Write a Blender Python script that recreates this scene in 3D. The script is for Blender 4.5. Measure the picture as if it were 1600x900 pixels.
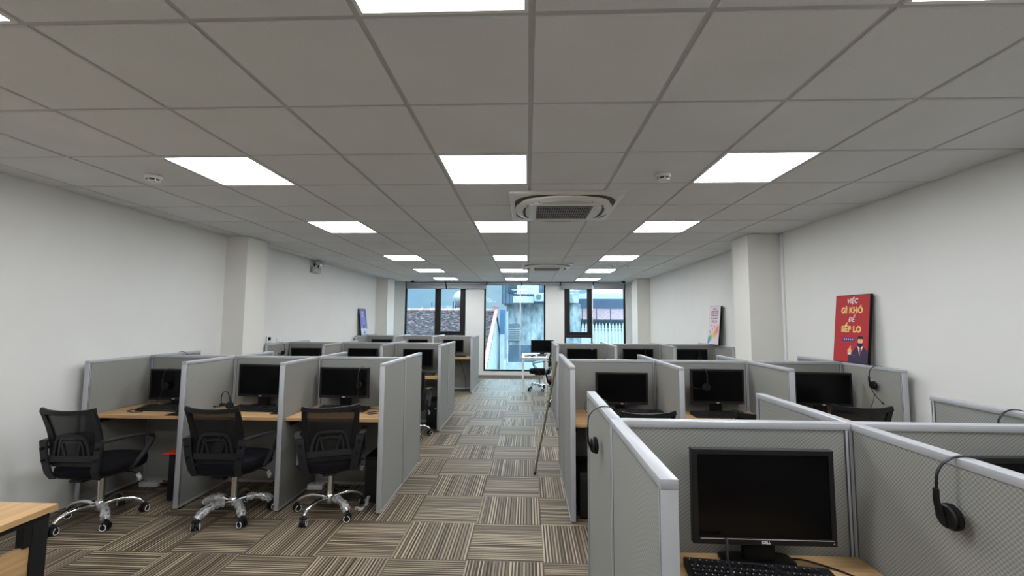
import bpy, bmesh, math, random
from mathutils import Matrix, Vector

# ------------------------------------------------------------------ camera, world, exposure
SC = bpy.context.scene
COL = SC.collection
for o in list(bpy.data.objects):
    bpy.data.objects.remove(o, do_unlink=True)

cam_data = bpy.data.cameras.new('camera')
cam_data.sensor_width = 36.0
cam_data.lens = 659.946 / 1600.0 * 36.0
cam_data.clip_start = 0.02
cam_data.clip_end = 300.0
cam = bpy.data.objects.new('camera', cam_data)
COL.objects.link(cam)
cam.matrix_world = Matrix(((0.999294, -0.003353, 0.037419, 0.0),
                           (0.037057, -0.075843, -0.996431, 0.0),
                           (0.006179, 0.997114, -0.075665, 1.558),
                           (0.0, 0.0, 0.0, 1.0)))
SC.camera = cam

SKY_STRENGTH = 1.5
LAMP_STRENGTH = 28.0
SC.view_settings.view_transform = 'Standard'
SC.view_settings.look = 'None'
SC.view_settings.exposure = -0.55
SC.view_settings.gamma = 1.0
SC.view_settings.use_curve_mapping = False
try:
    SC.cycles.max_bounces = 10
    SC.cycles.diffuse_bounces = 4
    SC.cycles.transparent_max_bounces = 16
    SC.cycles.use_denoising = True
    SC.cycles.sample_clamp_indirect = 8.0
except Exception:
    pass

world = bpy.data.worlds.new('overcast_sky')
SC.world = world
world.use_nodes = True
nt = world.node_tree
nt.nodes.clear()
w_out = nt.nodes.new('ShaderNodeOutputWorld')
w_bg = nt.nodes.new('ShaderNodeBackground')
w_tc = nt.nodes.new('ShaderNodeTexCoord')
w_map = nt.nodes.new('ShaderNodeMapping')
w_map.inputs['Scale'].default_value = (2.0, 2.0, 7.0)
w_noise = nt.nodes.new('ShaderNodeTexNoise')
w_noise.inputs['Scale'].default_value = 2.2
w_noise.inputs['Detail'].default_value = 4.0
w_ramp = nt.nodes.new('ShaderNodeValToRGB')
w_ramp.color_ramp.elements[0].position = 0.35
w_ramp.color_ramp.elements[0].color = (0.42, 0.63, 0.79, 1)
w_ramp.color_ramp.elements[1].position = 0.65
w_ramp.color_ramp.elements[1].color = (0.66, 0.79, 0.88, 1)
w_bg.inputs['Strength'].default_value = SKY_STRENGTH
nt.links.new(w_tc.outputs['Generated'], w_map.inputs['Vector'])
nt.links.new(w_map.outputs['Vector'], w_noise.inputs['Vector'])
nt.links.new(w_noise.outputs['Fac'], w_ramp.inputs['Fac'])
w_sep = nt.nodes.new('ShaderNodeSeparateXYZ')
nt.links.new(w_tc.outputs['Generated'], w_sep.inputs[0])
w_up = nt.nodes.new('ShaderNodeMapRange')          # overcast sky: zenith several times brighter than horizon
w_up.inputs['From Min'].default_value = 0.11
w_up.inputs['From Max'].default_value = 0.5
w_up.inputs['To Min'].default_value = SKY_STRENGTH
w_up.inputs['To Max'].default_value = SKY_STRENGTH * 6.0
nt.links.new(w_sep.outputs['Z'], w_up.inputs['Value'])
nt.links.new(w_up.outputs['Result'], w_bg.inputs['Strength'])
nt.links.new(w_ramp.outputs['Color'], w_bg.inputs['Color'])
nt.links.new(w_bg.outputs['Background'], w_out.inputs['Surface'])

sun_data = bpy.data.lights.new('hazy_sun', 'SUN')       # bright patch of cloud beyond the windows
sun_data.energy = 9.0
sun_data.angle = math.radians(50)
sun_data.color = (0.80, 0.93, 1.0)
sun = bpy.data.objects.new('hazy_sun', sun_data)
COL.objects.link(sun)
sun.rotation_euler = (math.radians(-52), 0, math.radians(-6))

# ------------------------------------------------------------------ measured layout (metres)
XL, XR = -3.79, 2.975           # side walls
YB, YE = -2.6, 11.6             # back wall, window wall
ZC = 2.602                      # ceiling grid
GX0, GY0, TILE = 0.0108, 1.3645, 0.6
H = 1.195                       # partition height
T = 0.04                        # partition thickness
DZ = 0.739                      # worktop height
PI = math.pi

# ------------------------------------------------------------------ materials
def new_mat(name):
    m = bpy.data.materials.new(name)
    m.use_nodes = True
    m.node_tree.nodes.clear()
    out = m.node_tree.nodes.new('ShaderNodeOutputMaterial')
    return m, m.node_tree, out

def N(t, kind, **kw):
    n = t.nodes.new(kind)
    for k, v in kw.items():
        setattr(n, k, v)
    return n

def math_node(t, op, a, b=None, c=None):
    n = t.nodes.new('ShaderNodeMath')
    n.operation = op
    for i, v in enumerate((a, b, c)):
        if v is None:
            continue
        if isinstance(v, (int, float)):
            n.inputs[i].default_value = v
        else:
            t.links.new(v, n.inputs[i])
    return n.outputs[0]

def ramp(t, fac, stops):
    n = t.nodes.new('ShaderNodeValToRGB')
    e = n.color_ramp.elements
    while len(e) < len(stops):
        e.new(0.5)
    for i, (p, c) in enumerate(stops):
        e[i].position = p
        e[i].color = (c[0], c[1], c[2], 1)
    t.links.new(fac, n.inputs['Fac'])
    return n.outputs['Color']

def principled(t, out, color=None, rough=0.5, metal=0.0, spec=0.5, normal=None):
    p = t.nodes.new('ShaderNodeBsdfPrincipled')
    if color is not None:
        if isinstance(color, tuple):
            p.inputs['Base Color'].default_value = (*color, 1)
        else:
            t.links.new(color, p.inputs['Base Color'])
    p.inputs['Roughness'].default_value = rough
    p.inputs['Metallic'].default_value = metal
    p.inputs['Specular IOR Level'].default_value = spec
    if normal is not None:
        t.links.new(normal, p.inputs['Normal'])
    t.links.new(p.outputs['BSDF'], out.inputs['Surface'])
    return p

def bump(t, height, strength=0.3, dist=0.002):
    b = t.nodes.new('ShaderNodeBump')
    b.inputs['Strength'].default_value = strength
    b.inputs['Distance'].default_value = dist
    t.links.new(height, b.inputs['Height'])
    return b.outputs['Normal']

def obj_coord(t, scale=(1, 1, 1)):
    tc = t.nodes.new('ShaderNodeTexCoord')
    mp = t.nodes.new('ShaderNodeMapping')
    mp.inputs['Scale'].default_value = scale
    t.links.new(tc.outputs['Object'], mp.inputs['Vector'])
    return mp.outputs['Vector']

def noise(t, vec, scale, detail=3.0, rough=0.5):
    n = t.nodes.new('ShaderNodeTexNoise')
    n.inputs['Scale'].default_value = scale
    n.inputs['Detail'].default_value = detail
    n.inputs['Roughness'].default_value = rough
    t.links.new(vec, n.inputs['Vector'])
    return n.outputs['Fac']

def plain(name, color, rough=0.5, metal=0.0, spec=0.5, speck=0.06, scale=40.0):
    """one colour with a faint procedural unevenness"""
    m, t, out = new_mat(name)
    f = noise(t, obj_coord(t), scale, 2.0)
    c = ramp(t, f, [(0.3, tuple(v * (1 - speck) for v in color)), (0.7, tuple(min(1, v * (1 + speck)) for v in color))])
    principled(t, out, c, rough, metal, spec)
    return m

MAT = {}
MAT['wall'] = plain('painted_wall', (0.78, 0.78, 0.755), 0.75, speck=0.012, scale=3.0, spec=0.2)
MAT['column_paint'] = plain('painted_column', (0.79, 0.775, 0.72), 0.75, speck=0.012, scale=3.0, spec=0.2)
MAT['grid'] = plain('ceiling_grid_metal', (0.52, 0.52, 0.52), 0.5, speck=0.02)
MAT['trim'] = plain('grey_aluminium', (0.47, 0.48, 0.51), 0.38, 0.25, speck=0.03, scale=12)
MAT['trim_dark'] = plain('dark_groove', (0.06, 0.06, 0.065), 0.6)
MAT['black'] = plain('black_plastic', (0.0085, 0.0085, 0.0095), 0.45, spec=0.3, speck=0.12)
MAT['black_matt'] = plain('black_matt_plastic', (0.006, 0.006, 0.0065), 0.65, spec=0.2)
MAT['black_metal'] = plain('black_powder_coat', (0.007, 0.007, 0.0075), 0.5, spec=0.3)
MAT['grey_black'] = plain('charcoal_plastic', (0.017, 0.017, 0.020), 0.42, spec=0.3, speck=0.1)
MAT['screen'] = plain('dark_screen', (0.0025, 0.0025, 0.003), 0.22, spec=0.12, speck=0.0)
MAT['keycap'] = plain('keycap', (0.010, 0.010, 0.011), 0.4, spec=0.3, speck=0.1)
MAT['legend'] = plain('printed_white', (0.75, 0.75, 0.75), 0.5, speck=0.02)
MAT['chrome'] = plain('chrome', (0.80, 0.80, 0.82), 0.14, 1.0, speck=0.01)
MAT['steel_tube'] = plain('pale_steel', (0.66, 0.63, 0.58), 0.25, 0.9, speck=0.02)
MAT['white_plastic'] = plain('white_plastic', (0.78, 0.78, 0.79), 0.4, speck=0.02)
MAT['grey_plastic'] = plain('grey_plastic', (0.42, 0.42, 0.44), 0.4, speck=0.03)
MAT['seat_fabric'] = plain('black_seat_fabric', (0.006, 0.006, 0.009), 0.9, spec=0.15, speck=0.25, scale=300)
MAT['frame'] = plain('dark_brown_window_frame', (0.014, 0.010, 0.010), 0.5, spec=0.25)
MAT['blind'] = plain('grey_blind_fabric', (0.40, 0.41, 0.43), 0.8, speck=0.03, spec=0.2)
MAT['blind_rail'] = plain('grey_blind_rail', (0.33, 0.34, 0.36), 0.5)
MAT['cord'] = plain('white_cord', (0.8, 0.82, 0.84), 0.5)
MAT['orange'] = plain('orange_red_paper', (0.75, 0.07, 0.02), 0.6, speck=0.05)
MAT['brass'] = plain('dull_brass_paint', (0.19, 0.17, 0.085), 0.45, 0.35, speck=0.1)
MAT['white_lam'] = plain('white_laminate', (0.80, 0.80, 0.80), 0.4, speck=0.02)
MAT['ac_plastic'] = plain('off_white_ac_plastic', (0.70, 0.68, 0.65), 0.45, speck=0.03, scale=8)
MAT['ac_dark'] = plain('dark_slot', (0.035, 0.03, 0.03), 0.6)
MAT['ac_grille'] = plain('grey_grille', (0.30, 0.29, 0.29), 0.5)
MAT['red_led'] = plain('dark_red_lens', (0.35, 0.02, 0.02), 0.3)
MAT['lamp_lens'] = plain('clear_lamp_lens', (0.75, 0.75, 0.78), 0.15, 0.6, speck=0.02)
MAT['baseboard'] = plain('grey_skirting', (0.22, 0.21, 0.21), 0.5)

# poster inks
for k, c in {'p_red': (0.46, 0.030, 0.036), 'p_white': (0.82, 0.80, 0.78), 'p_yellow': (0.86, 0.58, 0.22),
             'p_navy': (0.040, 0.032, 0.075), 'p_skin': (0.82, 0.47, 0.26), 'p_hair': (0.012, 0.010, 0.02),
             'p_maroon': (0.40, 0.03, 0.07), 'p_pink': (0.78, 0.66, 0.70), 'p_ink': (0.15, 0.10, 0.16),
             'p_blue': (0.16, 0.17, 0.48), 'p_palegrey': (0.66, 0.72, 0.82), 'p_teal': (0.10, 0.36, 0.50),
             'p_green': (0.20, 0.50, 0.16), 'p_lime': (0.58, 0.66, 0.12), 'p_orange': (0.86, 0.36, 0.10),
             'p_coral': (0.80, 0.26, 0.16), 'p_purple': (0.10, 0.04, 0.22), 'p_midblue': (0.24, 0.27, 0.58)}.items():
    MAT[k] = plain('print_' + k[2:], c, 0.6, spec=0.3, speck=0.02)

# lit panel
m, t, out = new_mat('lit_diffuser')
em = N(t, 'ShaderNodeEmission')
em.inputs['Color'].default_value = (0.95, 0.975, 1.0, 1)
em.inputs['Strength'].default_value = LAMP_STRENGTH
t.links.new(em.outputs['Emission'], out.inputs['Surface'])
MAT['lamp'] = m

# mineral-fibre ceiling tile
m, t, out = new_mat('ceiling_tile')
v = obj_coord(t)
f = noise(t, v, 220.0, 2.0)
f2 = noise(t, v, 2.0, 2.0)
c = ramp(t, math_node(t, 'ADD', math_node(t, 'MULTIPLY', f, 0.6), math_node(t, 'MULTIPLY', f2, 0.4)),
         [(0.35, (0.69, 0.705, 0.715)), (0.65, (0.78, 0.795, 0.805))])
principled(t, out, c, 0.9, spec=0.1, normal=bump(t, f, 0.25, 0.001))
MAT['tile'] = m

# woven partition fabric: little diamonds
m, t, out = new_mat('woven_grey_fabric')
tc = N(t, 'ShaderNodeTexCoord')
sep = N(t, 'ShaderNodeSeparateXYZ')
t.links.new(tc.outputs['Object'], sep.inputs[0])
K = 2 * PI / 0.0135
a = math_node(t, 'SINE', math_node(t, 'MULTIPLY', sep.outputs['X'], K))
b = math_node(t, 'SINE', math_node(t, 'MULTIPLY', math_node(t, 'MULTIPLY_ADD', sep.outputs['X'], 0.25, sep.outputs['Z']), K))
w = math_node(t, 'MULTIPLY_ADD', math_node(t, 'MULTIPLY', a, b), 0.5, 0.5)
fn = noise(t, tc.outputs['Object'], 500.0, 2.0)
mix = math_node(t, 'ADD', math_node(t, 'MULTIPLY', w, 0.7), math_node(t, 'MULTIPLY', fn, 0.3))
c = ramp(t, mix, [(0.2, (0.205, 0.205, 0.192)), (0.8, (0.34, 0.34, 0.322))])
principled(t, out, c, 0.9, spec=0.15, normal=bump(t, mix, 0.35, 0.0015))
MAT['fabric'] = m

# oak laminate, grain along local x
def wood(name, c0, c1, axis='x'):
    m, t, out = new_mat(name)
    v = obj_coord(t, (1.2, 26, 26) if axis == 'x' else (26, 1.2, 26))
    f = noise(t, v, 2.0, 5.0, 0.6)
    v2 = obj_coord(t, (0.6, 5, 5) if axis == 'x' else (5, 0.6, 5))
    f2 = noise(t, v2, 2.0, 2.0)
    c = ramp(t, math_node(t, 'ADD', math_node(t, 'MULTIPLY', f, 0.6), math_node(t, 'MULTIPLY', f2, 0.4)), [(0.32, c0), (0.68, c1)])
    principled(t, out, c, 0.42, spec=0.4)
    return m
MAT['wood'] = wood('oak_laminate', (0.40, 0.235, 0.105), (0.66, 0.43, 0.215))
MAT['wood_y'] = wood('oak_laminate_crosswise', (0.40, 0.235, 0.105), (0.66, 0.43, 0.215), 'y')

# carpet tiles, 0.5 m, turned a quarter each
m, t, out = new_mat('striped_carpet_tiles')
geo = N(t, 'ShaderNodeNewGeometry')
sep = N(t, 'ShaderNodeSeparateXYZ')
t.links.new(geo.outputs['Position'], sep.inputs[0])
ux = math_node(t, 'MULTIPLY', math_node(t, 'ADD', sep.outputs['X'], 0.392 + 20), 2.0)
uy = math_node(t, 'MULTIPLY', math_node(t, 'ADD', sep.outputs['Y'], -2.856 + 20), 2.0)
ix, iy = math_node(t, 'FLOOR', ux), math_node(t, 'FLOOR', uy)
fx, fy = math_node(t, 'FRACT', ux), math_node(t, 'FRACT', uy)
par = math_node(t, 'MODULO', math_node(t, 'ADD', ix, iy), 2.0)          # 1: stripes run in depth
inv = math_node(t, 'SUBTRACT', 1.0, par)
s = math_node(t, 'ADD', math_node(t, 'MULTIPLY', fx, par), math_node(t, 'MULTIPLY', fy, inv))
along = math_node(t, 'ADD', math_node(t, 'MULTIPLY', fy, par), math_node(t, 'MULTIPLY', fx, inv))
tid = math_node(t, 'ADD', math_node(t, 'MULTIPLY', ix, 13.37), math_node(t, 'MULTIPLY', iy, 7.91))
def white(t, v):
    n = N(t, 'ShaderNodeTexWhiteNoise', noise_dimensions='1D')
    t.links.new(v, n.inputs['W'])
    return n.outputs['Value']
w1 = white(t, math_node(t, 'ADD', math_node(t, 'FLOOR', math_node(t, 'MULTIPLY', s, 46.0)), tid))
w2 = white(t, math_node(t, 'ADD', math_node(t, 'FLOOR', math_node(t, 'MULTIPLY', s, 23.0)), math_node(t, 'MULTIPLY', tid, 1.7)))
comb = N(t, 'ShaderNodeCombineXYZ')
t.links.new(math_node(t, 'MULTIPLY', s, 200.0), comb.inputs[0])
t.links.new(math_node(t, 'MULTIPLY', along, 30.0), comb.inputs[1])
t.links.new(tid, comb.inputs[2])
nz = noise(t, comb.outputs[0], 1.0, 3.0)
alt = math_node(t, 'LESS_THAN', math_node(t, 'FRACT', math_node(t, 'MULTIPLY', s, 23.0)), math_node(t, 'MULTIPLY_ADD', w2, 0.35, 0.30))
val = math_node(t, 'ADD', math_node(t, 'MULTIPLY', alt, 0.42), math_node(t, 'ADD', math_node(t, 'MULTIPLY', w1, 0.34), math_node(t, 'MULTIPLY', nz, 0.24)))
cc = ramp(t, val, [(0.16, (0.028, 0.020, 0.0135)), (0.40, (0.080, 0.060, 0.040)), (0.58, (0.160, 0.126, 0.085)), (0.84, (0.42, 0.345, 0.25))])
# pale stitch line at the tile edges
edge = math_node(t, 'MINIMUM', math_node(t, 'MINIMUM', fx, math_node(t, 'SUBTRACT', 1.0, fx)), math_node(t, 'MINIMUM', fy, math_node(t, 'SUBTRACT', 1.0, fy)))
em_ = math_node(t, 'LESS_THAN', edge, 0.006)
mx = N(t, 'ShaderNodeMix', data_type='RGBA')
t.links.new(math_node(t, 'MULTIPLY', em_, 0.5), mx.inputs['Factor'])
t.links.new(cc, mx.inputs['A'])
mx.inputs['B'].default_value = (0.10, 0.08, 0.06, 1)
pc = principled(t, out, mx.outputs['Result'], 0.6, spec=0.3, normal=bump(t, val, 0.3, 0.003))
pc.inputs['Sheen Weight'].default_value = 0.0
MAT['carpet'] = m

# see-through chair mesh
m, t, out = new_mat('black_chair_mesh')
tr = N(t, 'ShaderNodeBsdfTransparent')
df = N(t, 'ShaderNodeBsdfPrincipled')
df.inputs['Base Color'].default_value = (0.009, 0.009, 0.010, 1)
df.inputs['Roughness'].default_value = 0.7
ms = N(t, 'ShaderNodeMixShader')
f = noise(t, obj_coord(t), 900.0, 1.0)
t.links.new(math_node(t, 'ADD', math_node(t, 'MULTIPLY', f, 0.2), 0.62), ms.inputs['Fac'])
t.links.new(tr.outputs[0], ms.inputs[1]); t.links.new(df.outputs[0], ms.inputs[2])
t.links.new(ms.outputs[0], out.inputs['Surface'])
MAT['mesh'] = m

# clear protective film
m, t, out = new_mat('crumpled_clear_film')
tr = N(t, 'ShaderNodeBsdfTransparent')
tr.inputs['Color'].default_value = (0.95, 0.95, 0.95, 1)
v = obj_coord(t)
f = noise(t, v, 45.0, 4.0)
pb = N(t, 'ShaderNodeBsdfPrincipled')
pb.inputs['Base Color'].default_value = (0.72, 0.72, 0.73, 1)
pb.inputs['Roughness'].default_value = 0.18
t.links.new(bump(t, f, 1.0, 0.02), pb.inputs['Normal'])
ms = N(t, 'ShaderNodeMixShader')
t.links.new(math_node(t, 'MULTIPLY_ADD', f, 1.1, -0.12), ms.inputs['Fac'])
t.links.new(tr.outputs[0], ms.inputs[1]); t.links.new(pb.outputs[0], ms.inputs[2])
t.links.new(ms.outputs[0], out.inputs['Surface'])
MAT['film'] = m

# blue-tinted window glass
m, t, out = new_mat('blue_tinted_glass')
tr = N(t, 'ShaderNodeBsdfTransparent')
tr.inputs['Color'].default_value = (0.80, 0.925, 0.98, 1)
gl = N(t, 'ShaderNodeBsdfGlossy')
gl.inputs['Roughness'].default_value = 0.02
fr = N(t, 'ShaderNodeFresnel')
fr.inputs['IOR'].default_value = 1.35
ms = N(t, 'ShaderNodeMixShader')
t.links.new(fr.outputs[0], ms.inputs['Fac'])
t.links.new(tr.outputs[0], ms.inputs[1]); t.links.new(gl.outputs[0], ms.inputs[2])
t.links.new(ms.outputs[0], out.inputs['Surface'])
MAT['glass'] = m

# outside
m, t, out = new_mat('weathered_roof_tiles')
tc = N(t, 'ShaderNodeTexCoord')
vo = N(t, 'ShaderNodeTexVoronoi'); vo.inputs['Scale'].default_value = 11.0
t.links.new(tc.outputs['Object'], vo.inputs['Vector'])
sepc = N(t, 'ShaderNodeSeparateColor'); t.links.new(vo.outputs['Color'], sepc.inputs[0])
c = ramp(t, sepc.outputs[0], [(0.0, (0.02, 0.016, 0.02)), (0.5, (0.065, 0.042, 0.046)), (0.78, (0.15, 0.08, 0.07)), (1.0, (0.22, 0.155, 0.135))])
principled(t, out, c, 0.9, spec=0.1)
MAT['roof_tile'] = m
m, t, out = new_mat('stained_concrete')
tc = N(t, 'ShaderNodeTexCoord')
mp = N(t, 'ShaderNodeMapping'); mp.inputs['Scale'].default_value = (1.0, 1.0, 0.35)
t.links.new(tc.outputs['Object'], mp.inputs['Vector'])
f = noise(t, mp.outputs['Vector'], 2.6, 6.0, 0.65)
c = ramp(t, f, [(0.34, (0.16, 0.18, 0.19)), (0.48, (0.40, 0.42, 0.42)), (0.62, (0.68, 0.68, 0.66))])
principled(t, out, c, 0.9, spec=0.1)
MAT['concrete'] = m
MAT['o_cap'] = plain('terracotta_cap', (0.66, 0.33, 0.27), 0.8, speck=0.2, scale=6)
MAT['o_white'] = plain('outdoor_whitewash', (0.70, 0.70, 0.70), 0.8, speck=0.1, scale=3)
MAT['o_blue'] = plain('outdoor_blue_paint', (0.10, 0.20, 0.34), 0.7, speck=0.1, scale=3)
MAT['o_slate'] = plain('blue_grey_sheet', (0.17, 0.22, 0.28), 0.6, speck=0.2, scale=3)
MAT['o_navy'] = plain('dark_fascia_sheet', (0.10, 0.13, 0.19), 0.6, speck=0.1, scale=3)
MAT['o_red'] = plain('red_sheet_roof', (0.42, 0.20, 0.22), 0.7, speck=0.1, scale=3)
MAT['o_pink'] = plain('faded_red_tiles', (0.46, 0.27, 0.27), 0.8, speck=0.2, scale=9)
MAT['o_dark'] = plain('outdoor_dark_metal', (0.06, 0.075, 0.09), 0.6)
MAT['o_fence'] = plain('white_painted_fence', (0.80, 0.82, 0.82), 0.6, speck=0.06, scale=3)
MAT['o_steel'] = plain('tank_stainless', (0.72, 0.74, 0.75), 0.3, 0.7)
MAT['o_ground'] = plain('outdoor_ground', (0.22, 0.22, 0.21), 0.9, speck=0.2, scale=1)

# ------------------------------------------------------------------ mesh helpers
class MB:
    """collects shapes and links them as ONE mesh object"""
    def __init__(self):
        self.v = []; self.f = []; self.mi = []; self.cur = 0
    def add(self, verts, faces, mtx=None):
        o = len(self.v)
        for p in verts:
            q = Vector(p)
            if mtx is not None:
                q = mtx @ q
            self.v.append(q)
        for fc in faces:
            self.f.append([i + o for i in fc]); self.mi.append(self.cur)
        return self
    def box(self, x0, y0, z0, x1, y1, z1, mtx=None, bev=0.0):
        if bev <= 0:
            vs = [(x0, y0, z0), (x1, y0, z0), (x1, y1, z0), (x0, y1, z0), (x0, y0, z1), (x1, y0, z1), (x1, y1, z1), (x0, y1, z1)]
            return self.add(vs, [(0, 3, 2, 1), (4, 5, 6, 7), (0, 1, 5, 4), (1, 2, 6, 5), (2, 3, 7, 6), (3, 0, 4, 7)], mtx)
        bm = bmesh.new()
        bmesh.ops.create_cube(bm, size=1.0)
        for vv in bm.verts:
            vv.co = Vector(((x0 + x1) / 2 + vv.co.x * (x1 - x0), (y0 + y1) / 2 + vv.co.y * (y1 - y0), (z0 + z1) / 2 + vv.co.z * (z1 - z0)))
        bmesh.ops.bevel(bm, geom=bm.edges[:], offset=bev, segments=2, affect='EDGES', profile=0.5)
        bm.verts.index_update()
        vs = [tuple(vv.co) for vv in bm.verts]
        fs = [[vv.index for vv in fc.verts] for fc in bm.faces]
        bm.free()
        return self.add(vs, fs, mtx)
    def loft(self, rings, closed_ends=True, cyclic=False, mtx=None):
        n = len(rings[0]); vs = [p for r in rings for p in r]; fs = []
        R = len(rings)
        for i in range(R if cyclic else R - 1):
            a, b = i * n, ((i + 1) % R) * n
            for k in range(n):
                k2 = (k + 1) % n
                fs.append((a + k, a + k2, b + k2, b + k))
        if closed_ends and not cyclic:
            fs.append(tuple(reversed(range(n)))); fs.append(tuple((R - 1) * n + k for k in range(n)))
        return self.add(vs, fs, mtx)
    def tube(self, pts, r, n=8, mtx=None, cyclic=False):
        pts = [Vector(p) for p in pts]
        m_ = len(pts)
        rs = r if isinstance(r, (list, tuple)) else [r] * m_
        rings = []; up = None
        for i, p in enumerate(pts):
            if cyclic:
                d = (pts[(i + 1) % m_] - pts[i - 1])
            else:
                d = pts[min(i + 1, m_ - 1)] - pts[max(i - 1, 0)]
            d.normalize()
            if up is None:
                up = Vector((0, 0, 1)) if abs(d.z) < 0.9 else Vector((1, 0, 0))
            s = d.cross(up)
            if s.length < 1e-5:
                s = d.cross(Vector((0, 1, 0)))
            s.normalize(); u = s.cross(d).normalized(); up = u
            rings.append([p + s * (math.cos(2 * PI * k / n) * rs[i]) + u * (math.sin(2 * PI * k / n) * rs[i]) for k in range(n)])
        return self.loft(rings, True, cyclic, mtx)
    def strip(self, pts, wdir, width, thick, mtx=None):
        """flat bar along pts; wdir = direction of its width"""
        pts = [Vector(p) for p in pts]; m_ = len(pts)
        ws = width if isinstance(width, (list, tuple)) else [width] * m_
        ts = thick if isinstance(thick, (list, tuple)) else [thick] * m_
        rings = []
        for i, p in enumerate(pts):
            d = (pts[min(i + 1, m_ - 1)] - pts[max(i - 1, 0)]).normalized()
            wv = Vector(wdir); wv = (wv - d * wv.dot(d)).normalized(); tv = d.cross(wv).normalized()
            a, b = wv * ws[i] / 2, tv * ts[i] / 2
            e = 0.25
            rings.append([p + a * (1 - e * 0.4) + b, p - a * (1 - e * 0.4) + b, p - a + b * 0.4, p - a - b * 0.4,
                          p - a * (1 - e * 0.4) - b, p + a * (1 - e * 0.4) - b, p + a - b * 0.4, p + a + b * 0.4])
        return self.loft(rings, True, False, mtx)
    def cyl(self, p0, p1, r0, r1=None, n=16, mtx=None):
        return self.tube([p0, p1], [r0, r0 if r1 is None else r1], n, mtx)
    def lathe(self, prof, n=24, mtx=None):
        """profile of (radius, z) around z"""
        rings = [[(r * math.cos(2 * PI * k / n), r * math.sin(2 * PI * k / n), z) for k in range(n)] for r, z in prof]
        return self.loft(rings, True, False, mtx)
    def prism(self, poly, d0, d1, mtx=None):
        """polygon in x,z extruded in y from d0 to d1"""
        n = len(poly)
        vs = [(x, d0, z) for x, z in poly] + [(x, d1, z) for x, z in poly]
        fs = [tuple(range(n)), tuple(reversed(range(n, 2 * n)))]
        for k in range(n):
            k2 = (k + 1) % n
            fs.append((k2, k, n + k, n + k2))
        return self.add(vs, fs, mtx)
    def torus(self, R, r, n=24, m_=8, mtx=None):
        return self.tube([(R * math.cos(2 * PI * k / n), R * math.sin(2 * PI * k / n), 0) for k in range(n)], r, m_, mtx, True)
    def build(self, name, mat, parent=None, loc=None, rotz=0.0, smooth=True, angle=40.0):
        me = bpy.data.meshes.new(name)
        me.from_pydata([tuple(p) for p in self.v], [], self.f)
        mats = mat if isinstance(mat, (list, tuple)) else [mat]
        for q in mats:
            me.materials.append(MAT[q] if isinstance(q, str) else q)
        if len(mats) > 1:
            me.polygons.foreach_set('material_index', self.mi)
        bm = bmesh.new(); bm.from_mesh(me)
        bmesh.ops.recalc_face_normals(bm, faces=bm.faces[:])
        bm.to_mesh(me); bm.free()
        if smooth:
            me.polygons.foreach_set('use_smooth', [True] * len(me.polygons))
            me.set_sharp_from_angle(angle=math.radians(angle))
        me.update()
        o = bpy.data.objects.new(name, me)
        COL.objects.link(o)
        if parent is not None:
            o.parent = parent
        if loc is not None:
            o.location = loc
        if rotz:
            o.rotation_euler = (0, 0, rotz)
        return o

def tag(o, label, cat, group=None, kind=None):
    if label: o['label'] = label
    if cat: o['category'] = cat
    if group: o['group'] = group
    if kind: o['kind'] = kind
    return o

def thing(name, label, cat, loc=(0, 0, 0), rotz=0.0, group=None):
    o = bpy.data.objects.new(name, None)
    COL.objects.link(o)
    o.empty_display_size = 0.1
    o.location = loc; o.rotation_euler = (0, 0, rotz)
    return tag(o, label, cat, group)

def struct(name, mb, mat, **kw):
    o = mb.build(name, mat, **kw); o['kind'] = 'structure'
    return o

KIDS = {}
def dup(root, label, loc, rotz=0.0, group=None):
    """a copy of a thing with copies of its parts and sub-parts"""
    r = root.copy(); COL.objects.link(r)
    r.location = loc; r.rotation_euler = (0, 0, rotz); r['label'] = label
    if group: r['group'] = group
    stack = [(root, r)]
    while stack:
        a, b = stack.pop()
        for ch in list(a.children):
            c = ch.copy(); COL.objects.link(c); c.parent = b
            stack.append((ch, c))
    return r

def text(body, size, mat, parent, name='lettering', mtx=None, depth=0.0006, bold=0.0, shear=0.0, align='CENTER', xscale=1.0, spacing=1.0):
    """flat lettering in the local x,z plane, facing -y"""
    cu = bpy.data.curves.new(name, 'FONT')
    cu.body = body; cu.size = size; cu.align_x = align; cu.align_y = 'CENTER'
    cu.extrude = depth; cu.offset = bold; cu.shear = shear; cu.space_character = spacing
    tmp = bpy.data.objects.new('tmp_text', cu); COL.objects.link(tmp)
    dg = bpy.context.evaluated_depsgraph_get()
    me = bpy.data.meshes.new_from_object(tmp.evaluated_get(dg))
    bpy.data.objects.remove(tmp, do_unlink=True)
    rot = Matrix.Rotation(PI / 2, 4, 'X') @ Matrix.Diagonal((xscale, 1, 1, 1))
    me.transform((mtx or Matrix.Identity(4)) @ rot)
    me.materials.clear(); me.materials.append(MAT[mat])
    me.name = name
    o = bpy.data.objects.new(name, me); COL.objects.link(o); o.parent = parent
    return o

def TR(x, y, z, rz=0.0, rx=0.0, ry=0.0):
    return Matrix.Translation((x, y, z)) @ Matrix.Rotation(rz, 4, 'Z') @ Matrix.Rotation(ry, 4, 'Y') @ Matrix.Rotation(rx, 4, 'X')

# ------------------------------------------------------------------ the setting
struct('floor', MB().box(XL - 0.2, YB - 0.2, -0.12, XR + 0.2, YE + 0.2, 0.0), 'carpet', smooth=False)
struct('wall_left', MB().box(XL - 0.15, YB, 0.0, XL, YE, 2.75), 'wall', smooth=False)
struct('wall_right', MB().box(XR, YB, 0.0, XR + 0.15, YE, 2.75), 'wall', smooth=False)
struct('wall_back', MB().box(XL - 0.15, YB - 0.15, 0.0, XR + 0.15, YB, 2.75), 'wall', smooth=False)
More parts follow.
